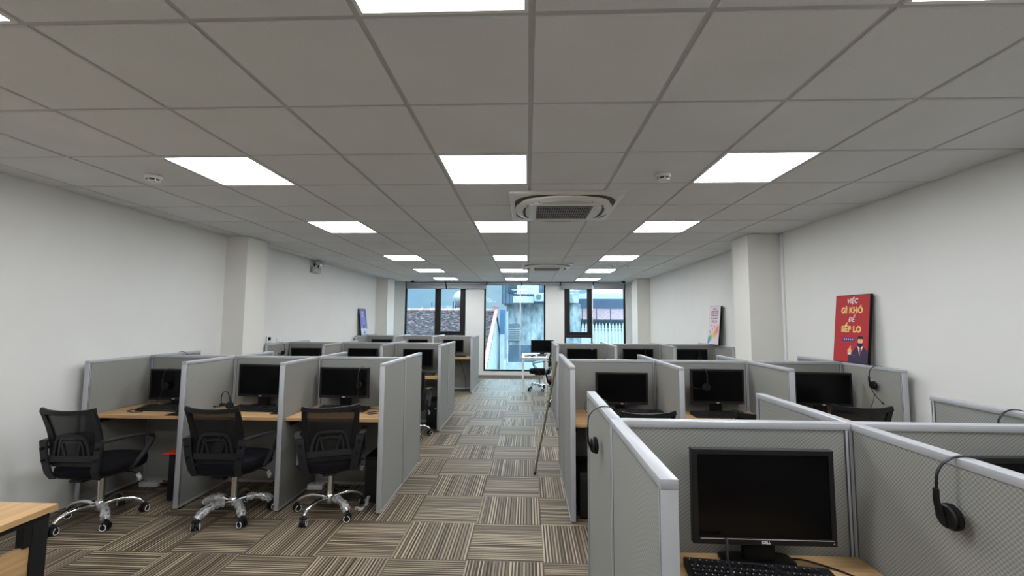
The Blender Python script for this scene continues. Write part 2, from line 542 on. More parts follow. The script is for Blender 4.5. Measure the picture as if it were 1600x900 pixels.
# window wall: piers, sills and head round three openings
WIN = [(-3.41, -1.715), (-1.205, 0.485), (1.0, 2.66)]
SILL, HEAD = 0.165, 2.56
b = MB()
xs = [XL - 0.15] + [q for w_ in WIN for q in w_] + [XR + 0.15]
for i in range(0, len(xs), 2):
    b.box(xs[i], YE, 0.0, xs[i + 1], YE + 0.2, 2.75)
for x0, x1 in WIN:
    b.box(x0, YE, 0.0, x1, YE + 0.2, SILL); b.box(x0, YE, HEAD, x1, YE + 0.2, 2.75)
struct('wall_end', b, 'wall', smooth=False)
b = MB().box(XL, YE - 0.012, 0.0, XR, YE - 0.0005, 0.065)
struct('baseboard_end', b, 'baseboard', smooth=False)
for nm, x0, x1, y0, y1 in (('column_left_near', XL, -3.515, 5.12, 5.53), ('column_left_far', XL, -3.50, 10.42, 10.95),
                           ('column_right_near', 2.60, XR, 5.05, 5.43), ('column_right_far', 2.67, XR, 10.40, 10.95)):
    o = struct('wall_' + nm, MB().box(x0, y0, 0.0, x1, y1, 2.59), 'column_paint', smooth=False)
struct('trim_1', MB().box(XR - 0.022, 4.985, 0.0, XR - 0.0005, 5.02, 2.59, bev=0.004), 'white_plastic')

# ceiling: tegular tiles that drop below a recessed grid
LIGHT_COLS = (-4, -1, 2)
LIGHT_ROWS = (-4, -1, 2, 5, 9, 12, 15)
LIGHTS = [(c_, r_) for r_ in LIGHT_ROWS for c_ in LIGHT_COLS]
b = MB(); g = 0.012
for ci in range(-7, 6):
    x0 = max(GX0 + ci * TILE + g, XL + 0.004); x1 = min(GX0 + (ci + 1) * TILE - g, XR - 0.004)
    if x1 - x0 < 0.02:
        continue
    for ri in range(-7, 18):
        if (ci, ri) in LIGHTS:
            continue
        y0 = max(GY0 + ri * TILE + g, YB + 0.004); y1 = min(GY0 + (ri + 1) * TILE - g, YE - 0.004)
        if y1 - y0 < 0.02:
            continue
        zb, zt, e = ZC - 0.007, ZC + 0.010, 0.003
        vs = [(x0, y0, zt), (x1, y0, zt), (x1, y1, zt), (x0, y1, zt), (x0, y0, zb + e), (x1, y0, zb + e), (x1, y1, zb + e), (x0, y1, zb + e),
              (x0 + e, y0 + e, zb), (x1 - e, y0 + e, zb), (x1 - e, y1 - e, zb), (x0 + e, y1 - e, zb)]
        b.add(vs, [(0, 1, 2, 3), (0, 4, 5, 1), (1, 5, 6, 2), (2, 6, 7, 3), (3, 7, 4, 0), (4, 8, 9, 5), (5, 9, 10, 6), (6, 10, 11, 7), (7, 11, 8, 4), (11, 10, 9, 8)])
ceil = struct('ceiling', b, 'tile', smooth=False)
b = MB().box(XL, YB, ZC + 0.001, XR, YE, ZC + 0.004)
g_o = b.build('ceiling_grid', 'grid', ceil, smooth=False)

ROWNAME = {-4: 'row behind the camera', -1: 'row at the top edge of the picture', 2: 'row nearest below the top edge', 5: 'row just past the near air conditioner',
           9: 'row just before the far air conditioner', 12: 'row just past the far air conditioner', 15: 'last row by the windows'}
COLNAME = {-4: 'left', -1: 'middle', 2: 'right'}
def make_light(label, loc):
    t_ = thing('ceiling_light', label, 'ceiling light', loc, 0, 'square LED ceiling panels')
    q, w_ = 0.288, 0.014
    f_ = MB()
    for s in (-1, 1):
        f_.box(-q, s * q - (w_ if s > 0 else 0), -0.006, q, s * q + (0 if s > 0 else w_), 0.003)
        f_.box(s * q - (w_ if s > 0 else 0), -q + w_, -0.006, s * q + (0 if s > 0 else w_), q - w_, 0.003)
    f_.build('frame', 'white_plastic', t_, smooth=False)
    MB().box(-q + w_, -q + w_, -0.003, q - w_, q - w_, 0.001).build('diffuser', 'lamp', t_, smooth=False)
    return t_
first = None
for c_, r_ in LIGHTS:
    loc = (GX0 + (c_ + 0.5) * TILE, GY0 + (r_ + 0.5) * TILE, ZC - 0.003)
    lab = 'lit square ceiling panel, %s column, %s' % (COLNAME[c_], ROWNAME[r_])
    if first is None:
        first = make_light(lab, loc)
    else:
        dup(first, lab, loc)

# ------------------------------------------------------------------ windows
def frame_rect(b, x0, z0, x1, z1, w_, y0, y1):
    b.box(x0, y0, z0, x0 + w_, y1, z1); b.box(x1 - w_, y0, z0, x1, y1, z1)
    b.box(x0 + w_, y0, z0, x1 - w_, y1, z0 + w_); b.box(x0 + w_, y0, z1 - w_, x1 - w_, y1, z1)
def window(n, x0, x1, sash):
    """sash: (x0, x1) of the top-hung opening light, or None"""
    y0, y1 = YE + 0.03, YE + 0.09
    b = MB(); frame_rect(b, x0, SILL, x1, HEAD, 0.045, y0, y1)
    root = struct('window_%d' % n, b, 'frame', smooth=False)
    glass = MB()
    if sash:
        s0, s1 = sash
        left = abs(s0 - x0) < 0.2
        mx_ = (s1, s1 + 0.05) if left else (s0 - 0.05, s0)
        MB().box(mx_[0], y0, SILL + 0.045, mx_[1], y1, HEAD - 0.045).build('mullion', 'frame', root, smooth=False)
        e0, e1 = (x0 + 0.045, mx_[0]) if left else (mx_[1], x1 - 0.045)
        MB().box(e0, y0, 1.085, e1, y1, 1.135).build('transom', 'frame', root, smooth=False)
        b = MB(); frame_rect(b, e0 + 0.003, 1.138, e1 - 0.003, HEAD - 0.048, 0.105, y0 - 0.015, y1 - 0.01)
        sh = b.build('sash', 'frame', root, smooth=False)
        MB().box((e0 + e1) / 2 - 0.07, y0 - 0.04, 1.15, (e0 + e1) / 2 + 0.07, y0 - 0.016, 1.175, bev=0.005).build('sash_handle', 'black', sh)
        MB().box(e0 + 0.10, y0 + 0.02, 1.235, e1 - 0.10, y0 + 0.026, HEAD - 0.145).build('sash_pane', 'glass', sh, smooth=False)
        MB().box(e0 - 0.005, y0 + 0.03, SILL + 0.04, e1 + 0.005, y0 + 0.036, 1.09).build('pane', 'glass', root, smooth=False)
        f0, f1 = (mx_[1], x1 - 0.045) if left else (x0 + 0.045, mx_[0])
        MB().box(f0 - 0.005, y0 + 0.03, SILL + 0.04, f1 + 0.005, y0 + 0.036, HEAD - 0.04).build('pane', 'glass', root, smooth=False)
    else:
        MB().box(x0 + 0.04, y0 + 0.03, SILL + 0.04, x1 - 0.04, y0 + 0.036, HEAD - 0.04).build('pane', 'glass', root, smooth=False)
    return root
window(1, *WIN[0], (-2.52, -1.76))
window(2, *WIN[1], None)
window(3, *WIN[2], (1.045, 1.73))

# roller blinds, each with its tube, hanging cloth, bottom bar and cord
def roller_blind(label, x0, x1, drop, cord):
    t_ = thing('roller_blind', label, 'roller blind', ((x0 + x1) / 2, 11.49, 2.50), 0, 'grey roller blinds over the windows')
    hw = (x1 - x0) / 2 - 0.008
    MB().cyl((-hw, 0, 0.045), (hw, 0, 0.045), 0.034, n=18).build('rolled_cloth', 'blind', t_)
    for s in (-1, 1):
        MB().box(s * hw - 0.006, -0.045, 0.0, s * hw + 0.006, 0.05, 0.092, bev=0.003).build('bracket', 'black_metal', t_)
    MB().box(-hw + 0.01, 0.030, drop - 2.50, hw - 0.01, 0.034, 0.046).build('hanging_cloth', 'blind', t_, smooth=False)
    MB().box(-hw + 0.01, 0.020, drop - 2.50 - 0.022, hw - 0.01, 0.044, drop - 2.50, bev=0.004).build('bottom_bar', 'blind_rail', t_)
    if cord:
        MB().tube([(hw - 0.03, -0.04, 0.04), (hw - 0.03, -0.042, -0.7), (hw - 0.03, -0.04, cord - 2.5), (hw - 0.022, -0.04, cord - 2.52), (hw - 0.014, -0.04, cord - 2.5), (hw - 0.016, -0.04, 0.03)], 0.006, 6).build('pull_cord', 'cord', t_)
    return t_
roller_blind('grey roller blind over the fixed left pane of the left window', -3.365, -2.245, 2.43, 0)
roller_blind('grey roller blind from the tilting sash of the left window to the pier', -2.245, -1.12, 2.43, 0)
roller_blind('grey roller blind rolled high over the left half of the tall middle window', -1.12, -0.17, 2.53, 0.35)
roller_blind('grey roller blind over the right half of the middle window and the pier', -0.17, 0.885, 2.53, 0)
roller_blind('grey roller blind over the tilting sash of the right window', 0.885, 1.77, 2.43, 0.6)
roller_blind('grey roller blind over the fixed right pane of the right window', 1.77, 2.63, 2.43, 0)
bpy.context.view_layer.update()

# ------------------------------------------------------------------ ceiling equipment
def air_conditioner(label, x, y):
    t_ = thing('cassette_air_conditioner', label, 'air conditioner', (x, y, ZC - 0.007), 0, 'four-way ceiling cassettes')
    h = 0.47
    b = MB()
    def sq(hw, z, rr=0.0, n=6):
        pts = []
        for cx, cy, a0 in ((1, 1, 0), (-1, 1, 90), (-1, -1, 180), (1, -1, 270)):
            for k in range(n):
                a_ = math.radians(a0 + 90.0 * k / (n - 1))
                pts.append((cx * (hw - rr) + rr * math.cos(a_), cy * (hw - rr) + rr * math.sin(a_), z))
        return pts
    b.loft([sq(h, 0.0, 0.01), sq(h, -0.018, 0.01), sq(h - 0.008, -0.024, 0.01), sq(h - 0.06, -0.026, 0.06)])
    b.build('face_plate', 'ac_plastic', t_)
    # raised rounded body
    b = MB().loft([sq(0.385, -0.025, 0.20), sq(0.385, -0.040, 0.20), sq(0.37, -0.052, 0.19), sq(0.30, -0.056, 0.05)])
    b.build('raised_surround', 'ac_plastic', t_)
    # dark air outlet all round, seen as arcs at the corners
    ring = MB()
    n = 48; rin, rout = sq(0.383, -0.0262, 0.2, 12), sq(0.43, -0.0262, 0.23, 12)
    ring.loft([rin, rout, [(p[0], p[1], -0.0285) for p in rout], [(p[0], p[1], -0.0285) for p in rin]], False, True)
    ring.build('air_slot', 'ac_dark', t_)
    for k in range(4):
        mt = Matrix.Rotation(k * PI / 2, 4, 'Z')
        b = MB()
        rings = []
        for i in range(9):
            u = -1 + 2 * i / 8
            x_ = u * 0.215; off = 0.428 - 0.045 * abs(u) ** 3
            rings.append([mt @ Vector(p) for p in ((x_, off, -0.029), (x_, off, -0.043), (x_, off - 0.055, -0.064), (x_, off - 0.065, -0.060), (x_, off - 0.05, -0.030))])
        b.loft(rings)
        b.build('louvre_flap', 'ac_plastic', t_)
        b = MB()
        for i in range(8):
            x0, x1 = -0.225 + i * 0.05625, -0.225 + (i + 1) * 0.05625
            q0, q1 = 0.352 - 0.03 * abs(x0 / 0.225) ** 3, 0.352 - 0.03 * abs(x1 / 0.225) ** 3
            b.add([mt @ Vector(p) for p in ((x0, q0 - 0.014, -0.0572), (x1, q1 - 0.014, -0.0572), (x1, q1 + 0.008, -0.0555), (x0, q0 + 0.008, -0.0555), (x0, q0 - 0.014, -0.050), (x1, q1 - 0.014, -0.050), (x1, q1 + 0.008, -0.048), (x0, q0 + 0.008, -0.048))], [(0, 1, 2, 3), (7, 6, 5, 4), (0, 4, 5, 1), (1, 5, 6, 2), (2, 6, 7, 3), (3, 7, 4, 0)])
        b.build('outlet_gap', 'ac_dark', t_, smooth=False)
    b = MB()
    for s in (-1, 1):
        b.box(-0.27, s * 0.27 - 0.03, -0.066, 0.27, s * 0.27 + 0.03, -0.050, bev=0.005)
        b.box(s * 0.27 - 0.03, -0.27, -0.066, s * 0.27 + 0.03, 0.27, -0.050, bev=0.005)
    b.build('grille_frame', 'ac_plastic', t_)
    gr = MB().box(-0.245, -0.245, -0.057, 0.245, 0.245, -0.0555).build('intake', 'ac_dark', t_, smooth=False)
    b = MB()
    for k in range(24):
        x_ = -0.23 + k * 0.02
        b.box(x_ - 0.0022, -0.243, -0.064, x_ + 0.0022, 0.243, -0.058)
    for k in range(5):
        y_ = -0.20 + k * 0.1
        b.box(-0.243, y_ - 0.006, -0.066, 0.243, y_ + 0.006, -0.0625)
    b.build('grille', 'ac_grille', gr, smooth=False)
    MB().cyl((0.272, -0.12, -0.066), (0.272, -0.12, -0.068), 0.010, n=14).build('badge', 'grey_plastic', t_)
    return t_
ac = air_conditioner('nearer square air conditioner set in the ceiling, with dark intake grille', 0.315, 3.79)
dup(ac, 'farther square air conditioner set in the ceiling, towards the windows', (0.36, 8.06, ZC - 0.007))

def smoke_detector(label, x, y):
    t_ = thing('smoke_detector', label, 'smoke detector', (x, y, ZC - 0.007), 0, 'round smoke detectors')
    MB().lathe([(0.052, 0.0), (0.054, -0.018), (0.050, -0.024), (0.044, -0.026)], 28).build('base', 'white_plastic', t_)
    MB().lathe([(0.038, -0.026), (0.038, -0.040)], 24).build('smoke_chamber', 'ac_dark', t_)
    c_ = MB().lathe([(0.043, -0.040), (0.042, -0.046), (0.030, -0.052), (0.010, -0.054)], 24)
    for k in range(6):
        a_ = k * PI / 3
        c_.box(-0.004, 0.036, -0.042, 0.004, 0.043, -0.024, Matrix.Rotation(a_, 4, 'Z'))
    c_.build('cover', 'white_plastic', t_)
    MB().cyl((0.03, -0.02, -0.047), (0.03, -0.02, -0.051), 0.004, n=8).build('indicator', 'red_led', t_)
    return t_
sd = smoke_detector('white smoke detector at upper left, beside the left ceiling light', -2.74, 2.92)
dup(sd, 'white smoke detector beside the right ceiling light, near the close air conditioner', (0.955, 2.96, ZC - 0.007))
dup(sd, 'small far smoke detector right of the far air conditioner', (1.60, 7.95, ZC - 0.007))
t_ = thing('fire_sprinkler', 'tiny sprinkler head beside the far smoke detector', 'sprinkler', (1.87, 7.95, ZC - 0.007))
MB().lathe([(0.028, 0), (0.028, -0.004), (0.012, -0.008)], 16).build('rosette', 'steel_tube', t_)
MB().cyl((0, 0, -0.006), (0, 0, -0.03), 0.006, n=8).lathe([(0.016, -0.03), (0.016, -0.033)], 12).build('deflector', 'steel_tube', t_)

def dome_camera(label, x, y):
    t_ = thing('dome_camera', label, 'security camera', (x, y, ZC - 0.007), 0, 'ceiling dome cameras')
    MB().lathe([(0.062, 0.0), (0.062, -0.03), (0.054, -0.042), (0.048, -0.043)], 24).build('housing', 'white_plastic', t_)
    MB().lathe([(0.046, -0.043), (0.043, -0.062), (0.030, -0.080), (0.010, -0.088)], 24).build('dome', 'screen', t_)
dome_camera('white dome camera on the ceiling above the left window', -2.97, 10.75)
dome_camera('white dome camera on the ceiling above the right window', 2.42, 10.75)

# twin-headed emergency light on the left wall
t_ = thing('emergency_light', 'twin-headed emergency light high on the left wall', 'emergency light', (XL, 7.3, 2.37))
MB().box(0.001, -0.13, 0.0, 0.065, 0.13, 0.10, bev=0.008).build('battery_box', 'grey_plastic', t_)
for s in (-1, 1):
    hd = MB().lathe([(0.022, 0.0), (0.046, 0.03), (0.054, 0.062), (0.052, 0.068)], 20, TR(0.055, s * 0.07, 0.155, 0, 0, math.radians(70)) @ Matrix.Rotation(s * 0.5, 4, 'X')).build('lamp_head', 'grey_plastic', t_)
    MB().lathe([(0.047, 0.0685), (0.034, 0.074), (0.006, 0.077)], 20, TR(0.055, s * 0.07, 0.155, 0, 0, math.radians(70)) @ Matrix.Rotation(s * 0.5, 4, 'X')).build('lens', 'lamp_lens', hd)
    MB().cyl((0.04, s * 0.07, 0.09), (0.055, s * 0.07, 0.16), 0.012, n=10).build('swivel', 'black', t_)
for s in (-1, 1):
    MB().cyl((0.064, s * 0.03, 0.05), (0.0675, s * 0.03, 0.05), 0.008, n=10).build('button', 'legend', t_)

t_ = thing('thermostat', 'white wall thermostat with dark display, left wall past the column', 'thermostat', (XL, 6.08, 1.205))
MB().box(0.001, -0.062, 0.0, 0.022, 0.062, 0.10, bev=0.005).build('body', 'white_plastic', t_)
MB().box(0.0222, -0.04, 0.034, 0.0235, 0.022, 0.084).build('display', 'screen', t_, smooth=False)
t_ = thing('light_switch', 'white switch plate right of the thermostat on the left wall', 'light switch', (XL, 6.33, 1.195))
MB().box(0.001, -0.06, 0.0, 0.010, 0.06, 0.075, bev=0.003).build('plate', 'white_plastic', t_)
for s in (-1, 1):
    MB().box(0.0102, s * 0.026 - 0.02, 0.015, 0.014, s * 0.026 + 0.02, 0.06, bev=0.0015).build('rocker', 'white_plastic', t_)

# ------------------------------------------------------------------ partition panels
PROTO = {}
def make_panel(L, label, group):
    """panel along local x from 0 to L, thickness centred on y"""
    t_ = thing('partition_panel', label, 'partition', (0, 0, 0), 0, group)
    ht = T / 2
    MB().box(0.016, -ht + 0.0035, 0.03, L - 0.016, ht - 0.0035, H - 0.022).build('fabric_face', 'fabric', t_, smooth=False)
    b = MB()
    for s in (-1, 1):                                     # black shadow groove along each post
        for x_ in (0.0185, L - 0.0235):
            b.box(x_, s * (ht - 0.0030) - 0.0006, 0.03, x_ + 0.005, s * (ht - 0.0030) + 0.0006, H - 0.022)
        for x_ in (0.0075, L - 0.0115):
            b.box(x_, s * (ht + 0.0001) - 0.0004, 0.03, x_ + 0.004, s * (ht + 0.0001) + 0.0004, H - 0.026)
    b.build('groove', 'trim_dark', t_, smooth=False)
    MB().box(0.0, -ht - 0.001, H - 0.024, L, ht + 0.001, H, bev=0.002).build('top_rail', 'trim', t_)
    for x_ in (0.0, L - 0.018):
        MB().box(x_, -ht, 0.012, x_ + 0.018, ht, H - 0.024, bev=0.0015).build('post', 'trim', t_)
    MB().box(0.018, -ht + 0.001, 0.012, L - 0.018, ht - 0.001, 0.032).build('base_rail', 'trim', t_, smooth=False)
    b = MB()
    for x_ in (0.04, L - 0.04):
        b.cyl((x_, 0, 0.0), (x_, 0, 0.012), 0.014, n=10)
    b.build('levelling_foot', 'black', t_)
    return t_
def panel(L, x, y, rotz, label, group):
    L = round(L, 4)
    if L not in PROTO:
        p = make_panel(L, label, group); p.location = (x, y, 0); p.rotation_euler = (0, 0, rotz)
        PROTO[L] = p
        return p
    return dup(PROTO[L], label, (x, y, 0), rotz, group)

BLOCKS = {  # name: divider x positions, front y, spine y, far y
    'A': ('front left block', [-3.70, -2.862, -2.024, -1.187], 3.455, 4.06, 4.67),
    'B': ('second left block', [-3.745, -2.91, -2.075, -1.242], 5.97, 6.56, 7.15),
    'C': ('rear left block under the windows', [-3.715, -2.877, -2.039, -1.20], 9.07, 9.67, 10.27),
    'D': ('nearest right block', [0.327, 1.178, 2.03], 1.015, 1.61, 2.225),
    'E': ('second right block', [0.357, 1.205, 2.048, 2.893], 3.39, 4.03, 4.66),
    'F': ('rear right block', [0.435, 1.273, 2.112, 2.94], 6.19, 6.81, 7.42),
}
ORD = ['first', 'second', 'third', 'fourth']
DESKS = {}
for k, (nm, xs, y0, ys, y1) in BLOCKS.items():
    left = k in 'ABC'
    n = len(xs)
    side = 'left' if left else 'aisle'
    for i, x in enumerate(xs):
        if i == 0:
            what = 'end panel against the left wall' if left else 'end panel along the aisle'
        elif i == n - 1 and k != 'D':
            what = 'end panel along the aisle' if left else 'end panel against the right wall'
        else:
            what = 'divider between the %s and %s desks from the %s' % (ORD[i - 1], ORD[i], 'left wall' if left else 'aisle')
        for half, ya, yb in (('half nearest the camera', y0, ys), ('far half', ys, y1)):
            panel(yb - ya - 0.001, x, ya, PI / 2, 'grey fabric %s of the %s, %s' % (what, nm, half), 'partition panels of the ' + nm)
    m_ = n - 1
    for i in range(m_):
        L = xs[i + 1] - xs[i] - T - 0.002
        panel(L, xs[i] + T / 2 + 0.001, ys, 0.0, 'grey fabric back panel behind the %s desk from the %s, %s' % (ORD[i], 'left wall' if left else 'aisle', nm), 'partition panels of the ' + nm)
    if k == 'D':
        panel(0.86, xs[-1] + T / 2 + 0.001, ys, 0.0, 'grey fabric back panel cut off by the right edge of the picture, nearest right block', 'partition panels of the ' + nm)
    # worktops
    wn = 'worktops of the ' + nm
    for i in range(m_):
        xa, xb = xs[i] + T / 2 + 0.001, xs[i + 1] - T / 2 - 0.001
        yf, yb = y0 + 0.045, ys - T / 2 - 0.001
        lab = 'oak worktop at the %s desk from the %s, %s' % (ORD[i], 'left wall' if left else 'aisle', nm)
        t_ = thing('desktop', lab, 'desk', (xa, yf, 0.0), 0, wn)
        L, D = xb - xa, yb - yf
        MB().box(0, 0, DZ - 0.026, L, D, DZ, bev=0.0015).build('board', 'wood', t_, smooth=False)
        for s in (0.0, L - 0.02):
            b = MB().box(s, 0.06, DZ - 0.075, s + 0.02, D - 0.04, DZ - 0.0265)
            b.build('support_bracket', 'black_metal', t_, smooth=False)
        DESKS[(k, i)] = (xa, xb, yf, yb)

# ------------------------------------------------------------------ office chairs
def sup(hx, hy, z, n=28, p=3.2, cy=0.0):
    r = []
    for k in range(n):
        a_ = 2 * PI * k / n
        c_, s_ = math.cos(a_), math.sin(a_)
        r.append((hx * math.copysign(abs(c_) ** (2 / p), c_), cy + hy * math.copysign(abs(s_) ** (2 / p), s_), z))
    return r
def yb(z):                                    # curve of the back
    u = max(0.0, (z - 0.46) / 0.46)
    return -0.215 - 0.085 * u ** 1.3 + 0.030 * math.sin(u * PI)
def wb(z):
    u = (z - 0.46) / 0.46
    return 0.166 + 0.024 * u
def crumple(b, pts, r, seed, mtx=None):
    rnd = random.Random(seed)
    pts = [Vector(p) for p in pts]
    dense = []
    for i in range(len(pts) - 1):
        for q in range(3):
            dense.append(pts[i].lerp(pts[i + 1], q / 3))
    dense.append(pts[-1])
    b2 = MB()
    b2.tube(dense, [r * rnd.uniform(0.8, 1.25) for _ in dense], 18)
    for i, v_ in enumerate(b2.v):
        b2.v[i] = v_ + Vector((rnd.uniform(-1, 1), rnd.uniform(-1, 1), rnd.uniform(-1, 1))) * r * 0.16
    b.add(b2.v, b2.f, mtx)
    return b
CH = {}
def chair(label, x, y, rotz, phase, wraps=(), group='black mesh office chairs', tail=None, lift=-0.02):
    """faces local +y; phase = world angle of one base leg; wraps = legs still in film"""
    t_ = thing('office_chair', label, 'chair', (x, y, 0), rotz, group)
    def part(name, mat, fn, parent=t_, key=None, **kw):
        key = key or name
        if key in CH:
            o = bpy.data.objects.new(name, CH[key]); COL.objects.link(o); o.parent = parent
            return o
        o = fn().build(name, mat, parent, **kw); CH[key] = o.data
        return o
    # seat
    part('seat', 'seat_fabric', lambda: MB().loft([sup(0.19, 0.20, 0.405), sup(0.220, 0.228, 0.412), sup(0.230, 0.238, 0.438), sup(0.228, 0.236, 0.465), sup(0.218, 0.215, 0.484), sup(0.14, 0.14, 0.490), sup(0.03, 0.03, 0.490)]))
    part('seat_shell', 'black', lambda: MB().loft([sup(0.16, 0.17, 0.390), sup(0.225, 0.222, 0.400), sup(0.232, 0.230, 0.412)]))
    part('tilt_mechanism', 'black_metal', lambda: MB().box(-0.075, -0.11, 0.355, 0.075, 0.11, 0.392, bev=0.008).box(-0.05, -0.20, 0.368, 0.05, -0.09, 0.388, bev=0.004))
    lv = part('height_lever', 'black_metal', lambda: MB().tube([(0.07, 0.05, 0.37), (0.18, 0.06, 0.365), (0.235, 0.065, 0.345)], 0.005, 8))
    part('lever_film', 'film', lambda: crumple(MB(), [(0.225, 0.06, 0.352), (0.24, 0.065, 0.325), (0.236, 0.07, 0.295)], 0.012, 5), lv)
    # back
    zz = [0.50, 0.56, 0.62, 0.68, 0.74, 0.80, 0.86, 0.905]
    for s in (-1, 1):
        part('back_upright', 'black', lambda: MB().strip([(s * (wb(z) - 0.0), yb(z), z) for z in zz], (1, 0, 0), [0.058, 0.058, 0.055, 0.052, 0.047, 0.042, 0.036, 0.030], [0.02] * 8), key='up%d' % s)
    part('top_rail', 'black', lambda: MB().strip([(u * 0.204, yb(0.905) - 0.028 * (1 - u * u) + 0.006, 0.905 - 0.012 * (1 - u * u) + (0.006 if abs(u) > .9 else 0)) for u in [-1, -.75, -.5, -.25, 0, .25, .5, .75, 1]], (0, 0, 1), 0.034, 0.022))
    def mesh_back():
        b = MB(); nz, nx = 12, 10
        def P(i, j, off):
            z = 0.50 + 0.395 * i / nz; u = -1 + 2 * j / nx
            return (u * (wb(z) - 0.012), yb(z) - 0.022 * (1 - u * u) * (0.4 + 0.6 * i / nz) + off, z)
        vs = [P(i, j, 0.0) for i in range(nz + 1) for j in range(nx + 1)] + [P(i, j, -0.003) for i in range(nz + 1) for j in range(nx + 1)]
        q = (nz + 1) * (nx + 1); fs = []
        for i in range(nz):
            for j in range(nx):
                a_ = i * (nx + 1) + j
                fs.append((a_, a_ + 1, a_ + nx + 2, a_ + nx + 1)); fs.append((q + a_, q + a_ + nx + 1, q + a_ + nx + 2, q + a_ + 1))
        return b.add(vs, fs)
    part('mesh_back', 'mesh', mesh_back)
    def lumbar():
        b = MB()
        def Q(x_, z): return (x_, yb(z) - 0.034 + 0.10 * x_ * x_, z)
        b.strip([Q(u * 0.160, 0.553) for u in (-1, -.6, -.2, .2, .6, 1)], (0, 0, 1), 0.046, 0.014)
        b.strip([Q(*p) for p in ((-.134, .57), (-.127, .62), (-.115, .665), (-.099, .70), (-.077, .716), (0, .722), (.077, .716), (.099, .70), (.115, .665), (.127, .62), (.134, .57))], (0, -1, 0), 0.012, 0.020)
        b.strip([Q(*p) for p in ((-.096, .57), (-.091, .62), (-.081, .665), (-.067, .690))], (0, -1, 0), 0.012, 0.014)
        b.strip([Q(*p) for p in ((.096, .57), (.091, .62), (.081, .665), (.067, .690))], (0, -1, 0), 0.012, 0.014)
        b.strip([Q(*p) for p in ((-.045, .575), (-.052, .60), (-.066, .655), (-.060, .672), (0, .676), (.060, .672), (.066, .655), (.052, .60), (.045, .575))], (0, -1, 0), 0.012, 0.015)
        return b
    part('lumbar_support', 'grey_black', lumbar)
    part('lower_rail', 'black', lambda: MB().strip([(u * 0.172, yb(0.505) - 0.004, 0.505) for u in (-1, -.5, 0, .5, 1)], (0, 0, 1), 0.03, 0.016))
    for s in (-1, 1):
        pl = part('side_bracket', 'grey_black', lambda: MB().strip([(s * 0.166, -0.205, 0.40), (s * 0.176, -0.235, 0.455), (s * 0.190, -0.246, 0.53), (s * 0.203, -0.250, 0.61), (s * 0.214, -0.246, 0.672)], (1, 0, 0), [0.056, 0.058, 0.056, 0.056, 0.062], 0.014), key='pl%d' % s)
        for z in (0.545, 0.628):
            part('bolt', 'black_matt', lambda: MB().cyl((s * (0.193 + (z - .545) * .16), yb(z) - 0.060, z), (s * (0.193 + (z - .545) * .16), -0.22, z), 0.011, n=12), pl, key='bolt%d%.2f' % (s, z))
        part('armrest', 'grey_black', lambda: MB().strip([(s * 0.220, -0.245, 0.675), (s * 0.242, -0.16, 0.676), (s * 0.253, -0.04, 0.668), (s * 0.254, 0.07, 0.655), (s * 0.252, 0.135, 0.638), (s * 0.250, 0.155, 0.612), (s * 0.248, 0.135, 0.57), (s * 0.246, 0.085, 0.51), (s * 0.243, 0.02, 0.445), (s * 0.236, -0.015, 0.415)], (1, 0, 0), [0.05, 0.046, 0.044, 0.044, 0.042, 0.036, 0.032, 0.032, 0.034, 0.04], 0.017), key='arm%d' % s)
    for ch in t_.children:
        ch.location.z = lift
    # base
    ph = phase - rotz
    part('gas_lift', 'steel_tube', lambda: MB().cyl((0, 0, 0.135), (0, 0, 0.36), 0.0225, n=20))
    part('hub', 'chrome', lambda: MB().lathe([(0.028, 0.072), (0.038, 0.085), (0.040, 0.12), (0.033, 0.142), (0.026, 0.15)], 20))
    prof = [(0.025, 0.118), (0.08, 0.131), (0.14, 0.134), (0.195, 0.124), (0.235, 0.104), (0.262, 0.078)]
    for k in range(5):
        a_ = ph + k * 2 * PI / 5
        lg = part('base_leg', 'chrome', lambda: MB().tube([(r_, 0, z) for r_, z in prof], [0.019, 0.018, 0.0165, 0.015, 0.014, 0.013], 12))
        lg.rotation_euler = (0, 0, a_)
        cs = part('caster', 'black', lambda: MB().cyl((0, 0, 0.05), (0, 0, 0.082), 0.008, n=10).tube([(0, -0.020, 0.036), (0, -0.02, 0.060), (0, 0.0, 0.066), (0, 0.020, 0.060), (0, 0.02, 0.036)], 0.010, 10)
                  .cyl((0, -0.024, 0.029), (0, -0.007, 0.029), 0.029, n=24).cyl((0, 0.007, 0.029), (0, 0.024, 0.029), 0.029, n=24).cyl((0, -0.01, 0.029), (0, 0.01, 0.029), 0.01, n=10), lg)
        cs.location = (0.265, 0, 0.0); cs.rotation_euler = (0, 0, 0.5 + 0.7 * ((k * 7) % 5) / 5)
        for q in (-1, 1):
            part('wheel_ring', 'legend', lambda: MB().torus(0.0225, 0.0028, 24, 6, TR(0, q * 0.0245, 0.029, 0, PI / 2)), cs, key='ring%d' % q)
        if k in wraps:
            fl = part('leg_film', 'film', lambda: crumple(MB(), [(0.085, 0, 0.130), (0.14, 0, 0.132), (0.195, 0, 0.120), (0.24, 0, 0.098), (0.258, 0, 0.078)], 0.0265, 11 + k), lg, key='film%d' % k)
    if tail:
        crumple(MB(), tail, 0.012, 77).build('loose_film', 'film', t_)
    return t_

